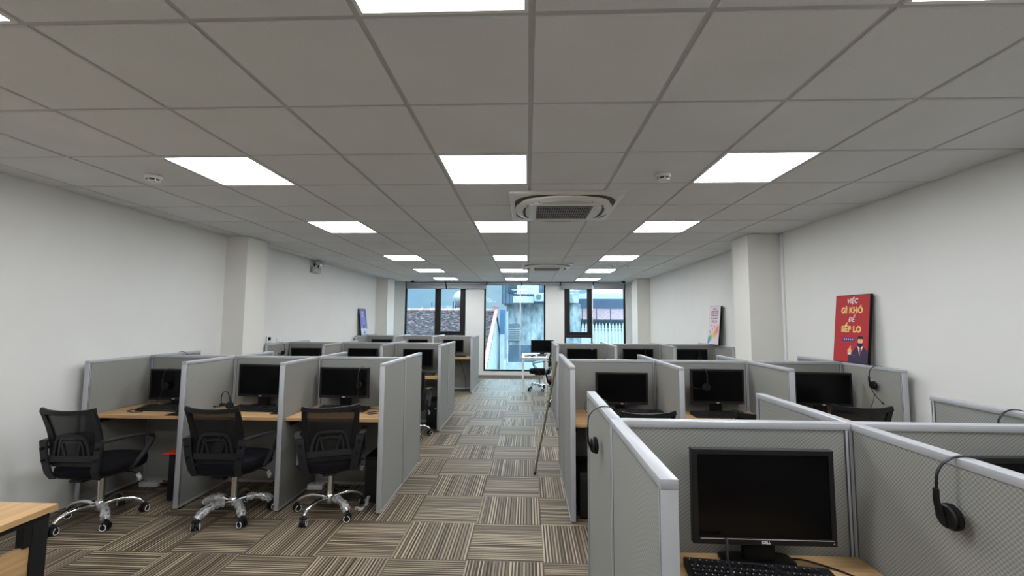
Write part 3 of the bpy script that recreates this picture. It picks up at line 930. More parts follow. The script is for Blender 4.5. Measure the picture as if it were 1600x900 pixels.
d = math.radians
chair('mesh chair nearest the left wall, one base leg wrapped in film', -3.305, 3.270, d(0), d(-109), wraps=(1,))
chair('mesh chair at the middle front left desk, its base legs wrapped in film', -2.325, 3.385, d(0), d(-43), wraps=(0, 3, 1, 4))
chair('mesh chair nearest the aisle at the front left block, lumbar grille facing the camera', -1.60, 3.49, d(22), d(-108), wraps=(1,), tail=[(0.20, -0.13, 0.055), (0.24, -0.11, 0.03), (0.28, -0.05, 0.035), (0.30, 0.02, 0.07)])
chair('mesh chair half hidden behind the aisle end panel of the front left block', -1.56, 5.70, d(8), d(25))
chair('mesh chair at the first desk of the second right block, only its top rail showing', 0.81, 3.36, d(8), d(-80), lift=0.0)
chair('mesh chair at the middle desk of the second right block, only its top rail showing', 1.674, 3.38, d(0), d(-60), lift=0.0)
chair('mesh chair nearest the right wall, its mesh back rising above the partition', 2.587, 3.66, d(-8), d(-95), lift=0.0)
chair('mesh chair drawn up to the right side of the white table by the window', 0.27, 9.60, d(90), d(-150))
chair('mesh chair peeping past the aisle end of the rear right block, before the white table', 0.62, 7.96, d(165), d(215))

# ------------------------------------------------------------------ monitors
MONM = {}
def monitor(label, x, y, z, w_, h_, rotz=0.0, lift=0.08, stripe=False, logo=True, group='black monitors on the worktops'):
    """screen faces local -y; origin on the worktop under the stand"""
    t_ = thing('monitor', label, 'monitor', (x, y, z), rotz, group)
    z0, z1 = lift, lift + h_
    yf = -0.062
    bz = 0.017
    hw = w_ / 2
    zc = (z0 + z1) / 2
    b = MB()
    def rect(hx, za, zb_, y_): return [(-hx, y_, za), (hx, y_, za), (hx, y_, zb_), (-hx, y_, zb_)]
    b.loft([rect(hw - bz, z0 + bz + 0.006, z1 - bz, yf + 0.004), rect(hw - bz, z0 + bz + 0.006, z1 - bz, yf), rect(hw - 0.002, z0 + 0.002, z1 - 0.002, yf), rect(hw, z0, z1, yf + 0.003), rect(hw, z0, z1, yf + 0.026), rect(hw * 0.72, zc - h_ * 0.36, zc + h_ * 0.36, yf + 0.044), rect(hw * 0.5, zc - h_ * 0.26, zc + h_ * 0.2, yf + 0.050)])
    hs = b.build('housing', 'black', t_, smooth=False)
    MB().box(-hw + bz + 0.0005, yf + 0.0022, z0 + bz + 0.0065, hw - bz - 0.0005, yf + 0.0038, z1 - bz - 0.0005).build('screen', 'screen', t_, smooth=False)
    if stripe:
        MB().box(-hw + 0.022, yf - 0.0012, z0 + 0.0185, hw - 0.012, yf - 0.0002, z0 + 0.0205).build('chin_stripe', 'grey_plastic', t_, smooth=False)
    if logo:
        text('DELL', 0.0125, 'legend', t_, 'logo', TR(0.002, yf - 0.0004, z0 + 0.0095), 0.0003, 0.0004)
    MB().cyl((hw - 0.012, yf + 0.001, z0 + 0.010), (hw - 0.012, yf - 0.001, z0 + 0.010), 0.0025, n=8).build('power_button', 'grey_plastic', t_)
    MB().box(-0.052, -0.024, 0.012, 0.052, 0.004, zc, bev=0.006).build('stand_neck', 'black', t_)
    MB().loft([sup(0.122, 0.040, 0.0, 24, 6, 0), sup(0.122, 0.040, 0.009, 24, 6, 0), sup(0.115, 0.035, 0.013, 24, 6, 0)]).build('stand_base', 'black', t_)
    return t_
MS = 'monitor'
def desk_mid(k, i): return (DESKS[(k, i)][0] + DESKS[(k, i)][1]) / 2
monitor('large close-up monitor at the nearest desk, pale stripe along its chin', 0.787, 1.545, DZ, 0.465, 0.308, 0, 0.082, True)
monitor('monitor at the right edge of the picture beyond the panel with the hanging headset', 1.645, 1.54, DZ, 0.465, 0.308, d(3), 0.072, True)
monitor('monitor with a headset on its face, leftmost desk of the front left block', -3.31, 3.955, DZ, 0.465, 0.285, d(2), 0.055)
monitor('bare-faced monitor at the middle desk of the front left block', -2.48, 3.965, DZ, 0.465, 0.298, d(-7), 0.092)
monitor('monitor with a headset at its right edge, aisle desk of the front left block', -1.69, 3.955, DZ, 0.465, 0.278, d(-2), 0.093)
monitor('monitor at the leftmost desk of the second left block, below the hanging headset', -3.40, 6.47, DZ, 0.465, 0.285, d(1), 0.09)
monitor('monitor at the middle desk of the second left block', -2.51, 6.47, DZ, 0.465, 0.285, d(-2), 0.09)
monitor('monitor at the aisle desk of the second left block, seen between end panels', -1.66, 6.47, DZ, 0.465, 0.285, d(-3), 0.09)
monitor('monitor at the leftmost desk of the rear left block, under the blue poster', -3.31, 9.58, DZ, 0.465, 0.285, 0, 0.085)
monitor('monitor at the middle desk of the rear left block under the windows', -2.48, 9.58, DZ, 0.44, 0.285, d(2), 0.085)
monitor('monitor at the aisle desk of the rear left block, turned slightly', -1.67, 9.58, DZ, 0.465, 0.285, d(-3), 0.085)
monitor('monitor at the first desk of the second right block, beside the aisle panel', 0.848, 3.95, DZ, 0.468, 0.285, d(1), 0.068)
monitor('monitor with a headset hung over its left half, second right block', 1.682, 3.92, DZ, 0.462, 0.302, d(-1), 0.092)
monitor('monitor nearest the right wall, beneath the red poster', 2.585, 3.90, DZ, 0.465, 0.288, d(-6), 0.09)
monitor('monitor with a small clip on its top edge, rear right block', 0.845, 6.70, DZ, 0.468, 0.285, 0, 0.10)
monitor('monitor at the middle desk of the rear right block', 1.705, 6.70, DZ, 0.465, 0.285, 0, 0.105)
monitor('monitor at the last desk of the rear right block, below the pink poster', 2.52, 6.70, DZ, 0.478, 0.285, d(1), 0.105)

# ------------------------------------------------------------------ keyboards
KB = []
def keyboard(label, x, y, rotz, group='black keyboards on the worktops'):
    if KB:
        return dup(KB[0], label, (x, y, DZ), rotz, group)
    t_ = thing('keyboard', label, 'keyboard', (x, y, DZ), rotz, group)
    w_, dp = 0.225, 0.078
    b = MB(); rings = []
    for x_ in (-w_, -w_ + 0.003, w_ - 0.003, w_):
        e = 0.003 if abs(x_) == w_ else 0
        rings.append([(x_, -dp + e, 0.001), (x_, dp - e, 0.001), (x_, dp - e, 0.026 - e), (x_, dp - 0.012, 0.027 - e), (x_, -dp + 0.006, 0.014 - e), (x_, -dp + e, 0.010 - e)])
    b.loft(rings); body = b.build('case', 'black', t_)
    kb, lg = MB(), MB(); rnd = random.Random(4)
    def key(x_, y_, kw, kh=0.0155):
        zt = 0.0145 + (y_ + dp - 0.006) / (2 * dp - 0.018) * 0.0125
        sl = 0.08
        hw, hh = kw / 2 - 0.0009, kh / 2
        kb.loft([[(x_ - hw, y_ - hh, zt), (x_ + hw, y_ - hh, zt), (x_ + hw, y_ + hh, zt + sl * kh), (x_ - hw, y_ + hh, zt + sl * kh)],
                 [(x_ - hw + .0018, y_ - hh + .0015, zt + .0075), (x_ + hw - .0018, y_ - hh + .0015, zt + .0075), (x_ + hw - .0018, y_ + hh - .003, zt + .0085), (x_ - hw + .0018, y_ + hh - .003, zt + .0085)]])
        lx, ly, lz = x_ - hw + 0.0045, y_ + hh - 0.0065, zt + 0.0086
        s_ = 0.0011
        lg.add([(lx - s_, ly - s_ * 1.6, lz - 0.0001), (lx + s_, ly - s_ * 1.6, lz - 0.0001), (lx + s_, ly + s_ * 1.6, lz + 0.0002), (lx - s_, ly + s_ * 1.6, lz + 0.0002)], [(0, 1, 2, 3)])
    rows = [(-0.055, [1.25, 1.25, 1.25, 6.25, 1.25, 1.25, 1.25, 1.25]), (-0.036, [2.25] + [1] * 10 + [2.75]), (-0.017, [1.75] + [1] * 11 + [2.25]),
            (0.002, [1.5] + [1] * 12 + [1.5]), (0.021, [1] * 13 + [2]), (0.050, [1, .8, 1, 1, 1, 1, .4, 1, 1, 1, 1, .4, 1, 1, 1, 1])]
    U = 0.0187
    for y_, ws in rows:
        x_ = -w_ + 0.009
        for q in ws:
            if q >= 1:
                key(x_ + q * U / 2, y_, q * U)
            x_ += q * U
    for y_ in (-0.055, -0.036, -0.017, 0.002, 0.021, 0.050):
        for q in range(3):
            if y_ == -0.017 or (y_ == -0.036 and q != 1): continue
            key(-w_ + 0.009 + 15.35 * U + (q + .5) * U, y_, U)
        for q in range(4):
            if y_ == 0.050 and q > 2: continue
            key(-w_ + 0.009 + 18.6 * U + (q + .5) * U * 0.95, y_, U * 0.95)
    kb.build('keycaps', 'keycap', t_, smooth=False)
    lg.build('key_legends', 'legend', t_, smooth=False)['kind'] = 'stuff'
    KB.append(t_)
    return t_
keyboard('keyboard in the foreground below the large monitor', 0.742, 1.410, d(-6))
keyboard('keyboard at the leftmost desk of the front left block', -3.235, 3.735, d(-3))
keyboard('keyboard at the middle desk of the front left block', -2.425, 3.775, d(-4))
keyboard('keyboard at the aisle desk of the front left block', -1.665, 3.822, d(-3))
keyboard('keyboard at the first desk of the second right block', 0.985, 3.822, d(-2))
keyboard('keyboard at the middle desk of the second right block', 1.66, 3.79, d(0))
keyboard('keyboard at the aisle desk of the rear left block', -1.58, 9.36, d(0))
keyboard('keyboard at the aisle desk of the second left block', -1.60, 6.28, d(0))

def mousepad(label, x, y, rotz):
    t_ = thing('mouse_pad', label, 'mouse pad', (x, y, DZ), rotz, 'black mouse pads')
    MB().loft([sup(0.082, 0.07, 0.0005, 28, 10), sup(0.082, 0.07, 0.0035, 28, 10)]).build('pad', 'black_matt', t_)
    return t_
mousepad('black mouse pad beside the keyboard at the leftmost front desk', -2.970, 3.575, d(-2))
mousepad('black mouse pad beside the keyboard at the middle desk, front left block', -2.130, 3.68, d(-2))

# ------------------------------------------------------------------ headsets
def headset(label, loc, rotz, boom='side', rotx=0.0, cable=None, group='black single-ear headsets'):
    """band straddles the local x axis at z = 0; ear cup hangs on the -y side"""
    t_ = thing('headset', label, 'headset', loc, rotz, group)
    if rotx:
        t_.rotation_euler = (rotx, 0, rotz)
    a_, top = 0.074, 0.0045
    pts = [(0, -a_ * math.cos(PI * k / 18), top - 0.062 + 0.062 * math.sin(PI * k / 18)) for k in range(19)]
    pts = [(0, -0.077, -0.095)] + pts + [(0, 0.070, -0.072)]
    MB().strip(pts, (1, 0, 0), 0.008, 0.0028).build('headband', 'black', t_)
    MB().strip([(0, -0.077, -0.082), (0, -0.078, -0.11), (0, -0.073, -0.140), (0, -0.064, -0.165), (0, -0.058, -0.180)], (1, 0, 0), [0.013, 0.014, 0.018, 0.020, 0.012], 0.008).build('slider_arm', 'black', t_)
    cup = MB().lathe([(0.012, 0.0), (0.028, 0.003), (0.031, 0.009), (0.029, 0.013)], 24, TR(0, -0.063, -0.155, 0, -PI / 2)).build('ear_cup', 'black', t_)
    MB().lathe([(0.029, 0.0135), (0.034, 0.016), (0.0335, 0.024), (0.026, 0.0275), (0.012, 0.0265)], 24, TR(0, -0.063, -0.155, 0, -PI / 2)).build('ear_cushion', 'black_matt', cup)
    MB().strip([(-0.022, 0.066, -0.078), (0, 0.068, -0.079), (0.022, 0.066, -0.078)], (0, 0, 1), 0.020, 0.008).build('temple_pad', 'black_matt', t_)
    if boom == 'side':
        bp = [(-0.01, -0.066, -0.160), (-0.04, -0.068, -0.166), (-0.09, -0.070, -0.163), (-0.13, -0.066, -0.155)]
    elif boom == 'down':
        bp = [(0.0, -0.066, -0.165), (0.012, -0.066, -0.20), (0.045, -0.060, -0.245), (0.085, -0.050, -0.285)]
    elif boom == 'up':                       # swung up beside the temple pad
        bp = [(0.0, 0.071, -0.074), (0.0, 0.082, -0.040), (0.0, 0.088, -0.012), (0.0, 0.090, 0.006)]
    if boom:
        bm_ = MB().tube(bp, 0.0030, 8).build('microphone_boom', 'black', t_)
        e = Vector(bp[-1]); dv = (e - Vector(bp[-2])).normalized()
        MB().tube([e - dv * 0.012, e - dv * 0.006, e + dv * 0.006, e + dv * 0.011], [0.003, 0.0062, 0.0062, 0.003], 10).build('microphone', 'black_matt', bm_)
    if cable:
        MB().tube(cable, 0.0022, 6).build('cable', 'black', t_)
    return t_
headset('headset hanging on the divider right of the large close-up monitor', (1.178, 1.215, H), d(-92), None)
headset('headset hanging on the aisle panel of the nearest block, ear cup out over the aisle', (0.327, 1.82, H), d(-85), 'up')
headset('headset over the far half of the divider at the right edge of the picture', (2.03, 1.87, H), d(-88), None)
headset('headset hanging on the right-hand end panel, microphone boom pointing down', (2.893, 3.64, H), d(-88), 'down', 0, [(0.03, -0.065, -0.22), (0.02, -0.07, -0.28), (0.0, -0.08, -0.34), (0.01, -0.085, -0.43)])
headset('headset hanging on the left wall end panel of the second left block', (-3.745, 6.31, H), d(88), 'side')
headset('headset whose thin band crosses the far top of the front left end panel', (-3.70, 4.43, H), d(92), None)
headset('headset hanging over the leftmost monitor of the front left block', (-3.37, 3.907, DZ + 0.055 + 0.286), d(4), None, 0, [(0.0, -0.066, -0.18), (-0.01, -0.09, -0.25), (-0.03, -0.10, -0.33)])
headset('headset hanging at the right edge of the aisle-side monitor, front left block', (-1.535, 3.913, DZ + 0.093 + 0.279), d(-4), None, 0, [(0.0, -0.066, -0.18), (0.01, -0.09, -0.26), (0.02, -0.085, -0.33)])
headset('headset over the left half of the middle monitor, second right block, boom to the left', (1.575, 3.875, DZ + 0.092 + 0.303), d(-4), 'side')
headset('headset over the middle monitor of the rear right block', (1.80, 6.655, DZ + 0.105 + 0.286), d(-3), None)
headset('headset over the right half of the monitor below the pink poster', (2.62, 6.66, DZ + 0.105 + 0.286), d(-3), None)
headset('headset lying on the worktop left of the bare middle monitor, front left block', (-2.79, 3.84, DZ + 0.134), d(60), 'side', d(-37), None)
headset('headset lying on the worktop beside the aisle panel, second right block', (0.50, 3.74, DZ + 0.080), d(70), 'side', d(-90), None)
t_ = thing('monitor_clip', 'small pale clip on top of the first monitor, rear right block', 'clip', (0.998, 6.655, DZ + 0.10 + 0.285))
MB().box(-0.005, -0.020, -0.022, 0.005, -0.006, 0.006, bev=0.002).box(-0.005, -0.010, 0.0005, 0.005, 0.02, 0.006, bev=0.001).build('jaw', 'grey_plastic', t_)

# ------------------------------------------------------------------ computers, sockets, cables under the desks
def tower(label, x, y, h_=0.36, rotz=0.0):
    t_ = thing('computer_tower', label, 'computer', (x, y, 0), rotz, 'black computer towers under the worktops')
    MB().box(-0.085, -0.19, 0.012, 0.085, 0.20, h_, bev=0.004).build('case', 'black_matt', t_)
    MB().box(-0.083, -0.205, 0.014, 0.083, -0.1905, h_ - 0.002, bev=0.006).build('front_bezel', 'black', t_)
    MB().box(-0.07, -0.2075, h_ - 0.075, 0.07, -0.2055, h_ - 0.03, bev=0.001).build('drive_bay', 'grey_black', t_)
    MB().cyl((0.05, -0.205, h_ - 0.10), (0.05, -0.2085, h_ - 0.10), 0.009, n=12).build('power_button', 'grey_plastic', t_)
    for sx in (-1, 1):
        for sy in (-1, 1):
            MB().cyl((sx * 0.06, sy * 0.15, 0), (sx * 0.06, sy * 0.15, 0.0125), 0.014, n=10).build('foot', 'black_matt', t_)
    return t_
tower('computer tower with an orange paper folder on top, under the leftmost front desk', -2.975, 3.80, 0.40)
tower('computer tower under the aisle desk of the front left block', -1.295, 3.85, 0.39)
tower('computer tower filling the gap beside the aisle panel, second right block', 0.50, 3.66, 0.36)
tower('computer tower under the aisle desk of the second left block', -1.37, 6.35, 0.38)
t_ = thing('paper_folder', 'orange-red paper folder lying on the leftmost computer tower', 'folder', (-2.985, 3.78, 0.4005), d(4), None)
MB().loft([[(-0.13, -0.20, 0.0), (0.085, -0.20, 0.0), (0.085, 0.14, 0.0), (-0.11, 0.14, 0.0)], [(-0.13, -0.20, 0.004), (0.085, -0.20, 0.03), (0.085, 0.14, 0.05), (-0.11, 0.14, 0.012)]]).build('cover', 'orange', t_, smooth=False)
t_ = thing('paper_label', 'small white label on the front of the leftmost computer tower', 'label', (-2.94, 3.5915, 0.30), 0, None)
MB().box(-0.04, -0.0018, -0.015, 0.04, -0.0004, 0.015).build('sticker', 'legend', t_, smooth=False)
def power_strip(label, x, y, rz):
    t_ = thing('power_strip', label, 'power strip', (x, y, 0), rz, 'white power strips on the floor')
    MB().box(-0.085, -0.035, 0.0, 0.085, 0.035, 0.045, bev=0.006).build('body', 'white_plastic', t_)
    for k in range(3):
        MB().cyl((-0.05 + k * 0.05, 0, 0.0452), (-0.05 + k * 0.05, 0, 0.0465), 0.017, n=14).build('socket', 'grey_plastic', t_)
    MB().tube([(0.083, 0, 0.02), (0.14, 0.01, 0.008), (0.24, 0.02, 0.006), (0.32, 0.0, 0.006)], 0.005, 8).build('lead', 'black', t_)
    return t_
power_strip('white power strip on the floor under the leftmost front desk', -3.50, 3.93, d(3))
power_strip('white power strip on the floor under the aisle desk, front left block', -1.96, 3.95, d(3))
def cable(label, pts, r=0.0035):
    # smooth the path a little
    P = [Vector(p) for p in pts]; out = []
    for i in range(len(P) - 1):
        p0, p1, p2, p3 = P[max(i - 1, 0)], P[i], P[i + 1], P[min(i + 2, len(P) - 1)]
        for q in range(6):
            u = q / 6
            out.append(0.5 * ((2 * p1) + (p2 - p0) * u + (2 * p0 - 5 * p1 + 4 * p2 - p3) * u * u + (3 * p1 - p0 - 3 * p2 + p3) * u ** 3))
    out.append(P[-1])
    return tag(MB().tube(out, r, 8).build('cable', 'black'), label, 'cable', 'black computer cables')
z0 = DZ + 0.004
cable('cable running right across the worktop from the large close-up monitor', [(0.86, 1.545, z0), (0.94, 1.555, z0), (1.02, 1.50, z0), (1.07, 1.44, z0), (1.14, 1.37, z0), (1.15, 1.22, z0)], 0.003)
cable('cable rising from the foreground keyboard in front of the large monitor', [(0.60, 1.30, z0 + 0.03), (0.61, 1.33, z0 + 0.055), (0.625, 1.40, z0 + 0.075), (0.645, 1.445, 0.838), (0.65, 1.463, 0.85)], 0.0045)
cable('cable looped over the foreground keyboard', [(0.61, 1.36, z0 + 0.045), (0.68, 1.45, z0 + 0.034), (0.76, 1.45, z0 + 0.034), (0.81, 1.40, z0 + 0.032), (0.83, 1.34, z0 + 0.026)], 0.002)
cable('cable curling off the left end of the leftmost front keyboard', [(-3.463, 3.76, z0 + 0.006), (-3.50, 3.71, z0), (-3.50, 3.64, z0), (-3.42, 3.60, z0), (-3.34, 3.62, z0)], 0.003)
cable('cable knotted at the right end of the aisle keyboard, front left block', [(-1.44, 3.88, z0), (-1.36, 3.86, z0), (-1.32, 3.78, z0), (-1.39, 3.72, z0), (-1.36, 3.66, z0), (-1.30, 3.70, z0)], 0.003)
cable('cable behind the middle monitor of the second right block', [(1.83, 3.985, z0), (1.89, 3.97, z0 + 0.015), (1.94, 3.93, z0), (1.99, 3.86, z0)], 0.003)
cable('cable hanging under the aisle desk of the rear left block', [(-1.55, 9.60, 0.70), (-1.47, 9.55, 0.5), (-1.38, 9.45, 0.25), (-1.36, 9.35, 0.05), (-1.44, 9.30, 0.006)], 0.005)
cable('cable hanging below the middle desk of the front left block', [(-2.22, 4.02, 0.70), (-2.25, 4.02, 0.4), (-2.28, 4.01, 0.15), (-2.4, 3.98, 0.006)], 0.005)

# ------------------------------------------------------------------ framed posters leaning on the walls
def board(label, x, y, z, rz, lean, w_, h_, paper):
    t_ = thing('poster', label, 'poster', (x, y, z), 0, None)
    t_.rotation_euler = (Matrix.Rotation(rz, 4, 'Z') @ Matrix.Rotation(-lean, 4, 'X')).to_euler()
    MB().box(-w_ / 2, 0.0, 0.0, w_ / 2, 0.022, h_, bev=0.001).build('frame', 'black_matt', t_)
    MB().box(-w_ / 2 + 0.005, -0.0008, 0.005, w_ / 2 - 0.005, -0.0001, h_ - 0.005).build('print', paper, t_, smooth=False)
    return t_
def ink(parent, name, mat, poly, lev=1):
    return MB().prism(poly, -0.0008 - 0.0005 * lev, -0.0008 - 0.0005 * lev + 0.0004).build(name, mat, parent, smooth=False)
def ell(cx, cz, rx_, rz_, n=24, a0=0, a1=360):
    return [(cx + rx_ * math.cos(math.radians(a0 + (a1 - a0) * k / (n if a1 - a0 >= 360 else n - 1))), cz + rz_ * math.sin(math.radians(a0 + (a1 - a0) * k / (n if a1 - a0 >= 360 else n - 1)))) for k in range(n)]
W, HH = 0.405, 0.61
p = board('red poster with yellow lettering and a bearded man, leaning on the right wall', 2.872, 3.918, H + 0.002, d(-90), d(5.5), W, HH, 'p_red')
yy = -0.0016
text('VIỆC', 0.060, 'p_white', p, 'slogan_line', TR(0.0, yy, HH * 0.905), 0.0003, 0.0014, 0.25, xscale=0.9, spacing=1.1)
text('GÌ KHÓ', 0.075, 'p_yellow', p, 'slogan_line', TR(0.0, yy, HH * 0.765), 0.0003, 0.0040, 0.0, xscale=0.90, spacing=1.1)
text('ĐỂ', 0.060, 'p_white', p, 'slogan_line', TR(0.0, yy, HH * 0.63), 0.0003, 0.0007, 0.25, xscale=0.9, spacing=1.1)
text('SẾP LO', 0.075, 'p_yellow', p, 'slogan_line', TR(0.0, yy, HH * 0.487), 0.0003, 0.0040, 0.0, xscale=0.90, spacing=1.1)
rb = ink(p, 'ribbon', 'p_purple', [(-0.105, 0.185), (-0.085, 0.195), (-0.085, 0.190), (0.035, 0.190), (0.035, 0.195), (0.055, 0.185), (0.045, 0.205), (0.055, 0.222), (0.035, 0.218), (0.035, 0.225), (-0.085, 0.225), (-0.085, 0.218), (-0.105, 0.222), (-0.095, 0.205)])
for k in range(5):
    cx = -0.073 + k * 0.024
    st = [(cx + (0.0085 if q % 2 == 0 else 0.0036) * math.sin(q * PI / 5), 0.2075 + (0.0085 if q % 2 == 0 else 0.0036) * math.cos(q * PI / 5)) for q in range(10)]
    MB().prism(st, -0.0019, -0.0015).build('star', 'p_white', rb, smooth=False)
ink(p, 'printed_suit', 'p_navy', [(-0.02, 0.006), (-0.018, 0.075), (0.02, 0.085), (0.055, 0.135), (0.085, 0.150), (0.14, 0.150), (0.175, 0.132), (0.197, 0.10), (0.197, 0.006)])
ink(p, 'printed_shirt', 'p_white', [(0.085, 0.150), (0.11, 0.07), (0.145, 0.152), (0.125, 0.158), (0.10, 0.158)], 2)
ink(p, 'printed_tie', 'p_maroon', [(0.108, 0.145), (0.122, 0.145), (0.126, 0.105), (0.112, 0.075), (0.104, 0.105)], 3)
ink(p, 'printed_face', 'p_skin', ell(0.112, 0.192, 0.028, 0.036), 2)
ink(p, 'printed_beard', 'p_hair', [(0.083, 0.188), (0.084, 0.160), (0.096, 0.146), (0.112, 0.141), (0.130, 0.147), (0.140, 0.162), (0.141, 0.188), (0.128, 0.176), (0.112, 0.180), (0.096, 0.176)], 3)
ink(p, 'printed_hair', 'p_hair', [(0.082, 0.205), (0.080, 0.226), (0.092, 0.240), (0.112, 0.238), (0.134, 0.240), (0.144, 0.222), (0.141, 0.205), (0.135, 0.217), (0.112, 0.215), (0.090, 0.217)], 3)
ink(p, 'printed_hand', 'p_skin', [(-0.028, 0.085), (-0.03, 0.118), (-0.015, 0.126), (-0.002, 0.148), (0.008, 0.150), (0.008, 0.126), (0.016, 0.118), (0.016, 0.092), (0.0, 0.082)], 2)
ink(p, 'printed_cuff', 'p_white', [(-0.026, 0.074), (-0.026, 0.084), (0.012, 0.084), (0.014, 0.074)], 2)
ink(p, 'printed_seam', 'p_maroon', [(0.03, 0.060), (0.095, 0.078), (0.095, 0.080), (0.03, 0.063)], 2)

W, HH = 0.385, 0.60
p = board('pale pink poster with a rainbow of figures, leaning on the far right wall', 2.865, 6.70, H + 0.002, d(-90), d(5.5), W, HH, 'p_pink')
text('LÀM TỐT', 0.034, 'p_ink', p, 'slogan_line', TR(0, yy, HH * 0.925), 0.0003, 0.0006)
b = MB(); frame_y0, frame_y1 = -0.0014, -0.0010
for x0, z0_, x1, z1_ in ((-0.12, 0.445, 0.12, 0.455), (-0.12, 0.515, 0.12, 0.525), (-0.12, 0.455, -0.108, 0.515), (0.108, 0.455, 0.12, 0.515)):
    b.box(x0, frame_y0, z0_, x1, frame_y1, z1_)
b.build('slogan_box', 'p_ink', p, smooth=False)
text('VIỆC NHỎ', 0.044, 'p_ink', p, 'slogan_line', TR(0, yy, 0.484), 0.0003, 0.001)
text('ĐỂ LÀM ĐƯỢC', 0.034, 'p_ink', p, 'slogan_line', TR(0, yy, 0.405), 0.0003, 0.0006)
text('VIỆC LỚN', 0.044, 'p_ink', p, 'slogan_line', TR(0, yy, 0.360), 0.0003, 0.0006)
for k, (mt, cx, cz, hh) in enumerate((('p_teal', -0.165, 0.055, 0.085), ('p_teal', -0.135, 0.075, 0.09), ('p_green', -0.09, 0.105, 0.09), ('p_lime', -0.035, 0.135, 0.095), ('p_orange', 0.03, 0.165, 0.10), ('p_coral', 0.09, 0.20, 0.11), ('p_coral', 0.135, 0.235, 0.12))):
    ink(p, 'printed_figure', mt, [(cx - 0.028, cz - 0.045), (cx + 0.028, cz - 0.045), (cx + 0.026, cz + hh * 0.4), (cx + 0.012, cz + hh * 0.5), (cx + 0.012, cz + hh * 0.72), (cx - 0.012, cz + hh * 0.72), (cx - 0.012, cz + hh * 0.5), (cx - 0.026, cz + hh * 0.4)], 1 + k % 2)
for cx, cz in ((-0.075, 0.285), (-0.045, 0.235), (0.02, 0.270), (-0.125, 0.185)):
    ink(p, 'printed_jumper', 'p_ink', [(cx - 0.004, cz), (cx - 0.02, cz + 0.02), (cx - 0.012, cz + 0.026), (cx, cz + 0.018), (cx + 0.016, cz + 0.03), (cx + 0.02, cz + 0.022), (cx + 0.006, cz + 0.004), (cx + 0.014, cz - 0.02), (cx + 0.005, cz - 0.02)], 3)

p = board('blue poster with white lettering, leaning on the far left wall', -3.685, 9.475, H + 0.002, d(90), d(6.5), W, HH, 'p_blue')
text('LÀM', 0.085, 'p_white', p, 'slogan_line', TR(-0.11, yy, HH * 0.86), 0.0003, 0.002, xscale=0.8, align='LEFT')
text('CHỦ', 0.085, 'p_white', p, 'slogan_line', TR(-0.11, yy, HH * 0.74), 0.0003, 0.002, align='LEFT', xscale=0.8)
ink(p, 'printed_block', 'p_midblue', [(-0.12, 0.23), (0.12, 0.23), (0.12, 0.41), (-0.12, 0.41)])
ink(p, 'printed_papers', 'p_palegrey', [(-0.18, 0.008), (0.185, 0.008), (0.185, 0.13), (0.13, 0.16), (0.12, 0.22), (0.08, 0.15), (-0.08, 0.15), (-0.10, 0.24), (-0.14, 0.17), (-0.18, 0.14)])
ink(p, 'printed_sketch', 'p_midblue', [(-0.06, 0.03), (0.08, 0.04), (0.07, 0.11), (0.03, 0.07), (0.0, 0.12), (-0.03, 0.06)], 2)

# ------------------------------------------------------------------ leaning pole
t_ = thing('leaning_pole', 'thin dull brass pole leaning on the aisle end panel, foot on the carpet', 'pole', (0.076, 4.42, 0.0))
MB().cyl((0, 0, 0.011), (0.2335, 0.10, 1.125), 0.0105, n=14).build('rod', 'brass', t_)
MB().cyl((0, 0, 0.0), (0.0046, 0.002, 0.022), 0.0125, n=14).build('rubber_tip', 'black_matt', t_)

# ------------------------------------------------------------------ foreground desk at lower left
t_ = thing('foreground_desk', 'oak-topped desk with black legs cut off by the lower left corner', 'desk', (-2.78, 1.50, 0.0))
MB().box(-0.72, -0.35, 0.715, 0.718, 0.353, 0.741, bev=0.0015).build('desktop', 'wood_y', t_, smooth=False)
for s in (-1, 1):
    for e in (-1, 1):
        x0, y0 = (0.655, 0.275) if s > 0 else (-0.70, 0.275)
        if e < 0: y0 = -0.335
        MB().box(x0, y0, 0.0, x0 + 0.045, y0 + 0.06, 0.69, bev=0.002).build('leg', 'black_metal', t_)
    x0 = 0.655 if s > 0 else -0.70
    MB().box(x0, -0.335, 0.690, x0 + 0.045, 0.335, 0.7145).build('side_rail', 'black_metal', t_, smooth=False)
    MB().box(x0 + 0.01, 0.245, 0.600, x0 + 0.044, 0.274, 0.690).build('gusset', 'black_metal', t_, smooth=False)
    MB().box(x0 + 0.018, -0.275, 0.10, x0 + 0.036, 0.2745, 0.605).build('side_panel', 'wood_y', t_, smooth=False)
MB().box(-0.655, 0.285, 0.660, 0.655, 0.325, 0.70).build('rear_rail', 'black_metal', t_, smooth=False)

# ------------------------------------------------------------------ white table by the window
t_ = thing('window_table', 'white table with slim white legs by the middle window', 'table', (0.15, 9.85, 0.0))
MB().box(-0.28, -0.56, 0.722, 0.28, 0.64, 0.750, bev=0.002).build('tabletop', 'white_lam', t_)
for sx in (-1, 1):
    for sy in (-0.55, 0.59):
        MB().box(sx * 0.255 - 0.018, sy, 0.0, sx * 0.255 + 0.018, sy + 0.036, 0.722).build('leg', 'white_lam', t_, smooth=False)
MB().box(-0.24, -0.545, 0.685, 0.24, -0.525, 0.7215).build('apron', 'white_lam', t_, smooth=False)
m_ = monitor('big monitor on the white table by the middle window', 0.347, 10.18, 0.75, 0.54, 0.30, 0.0, 0.04, False, False)
t_ = thing('paper_cup', 'small white cup on the white table, before the big monitor', 'cup', (0.20, 9.55, 0.75))
MB().lathe([(0.022, 0.0), (0.030, 0.055), (0.027, 0.055), (0.020, 0.004)], 18).build('cup_wall', 'white_plastic', t_)
t_ = thing('desk_caddy', 'small brown caddy at the left end of the white table', 'caddy', (-0.02, 9.50, 0.75))
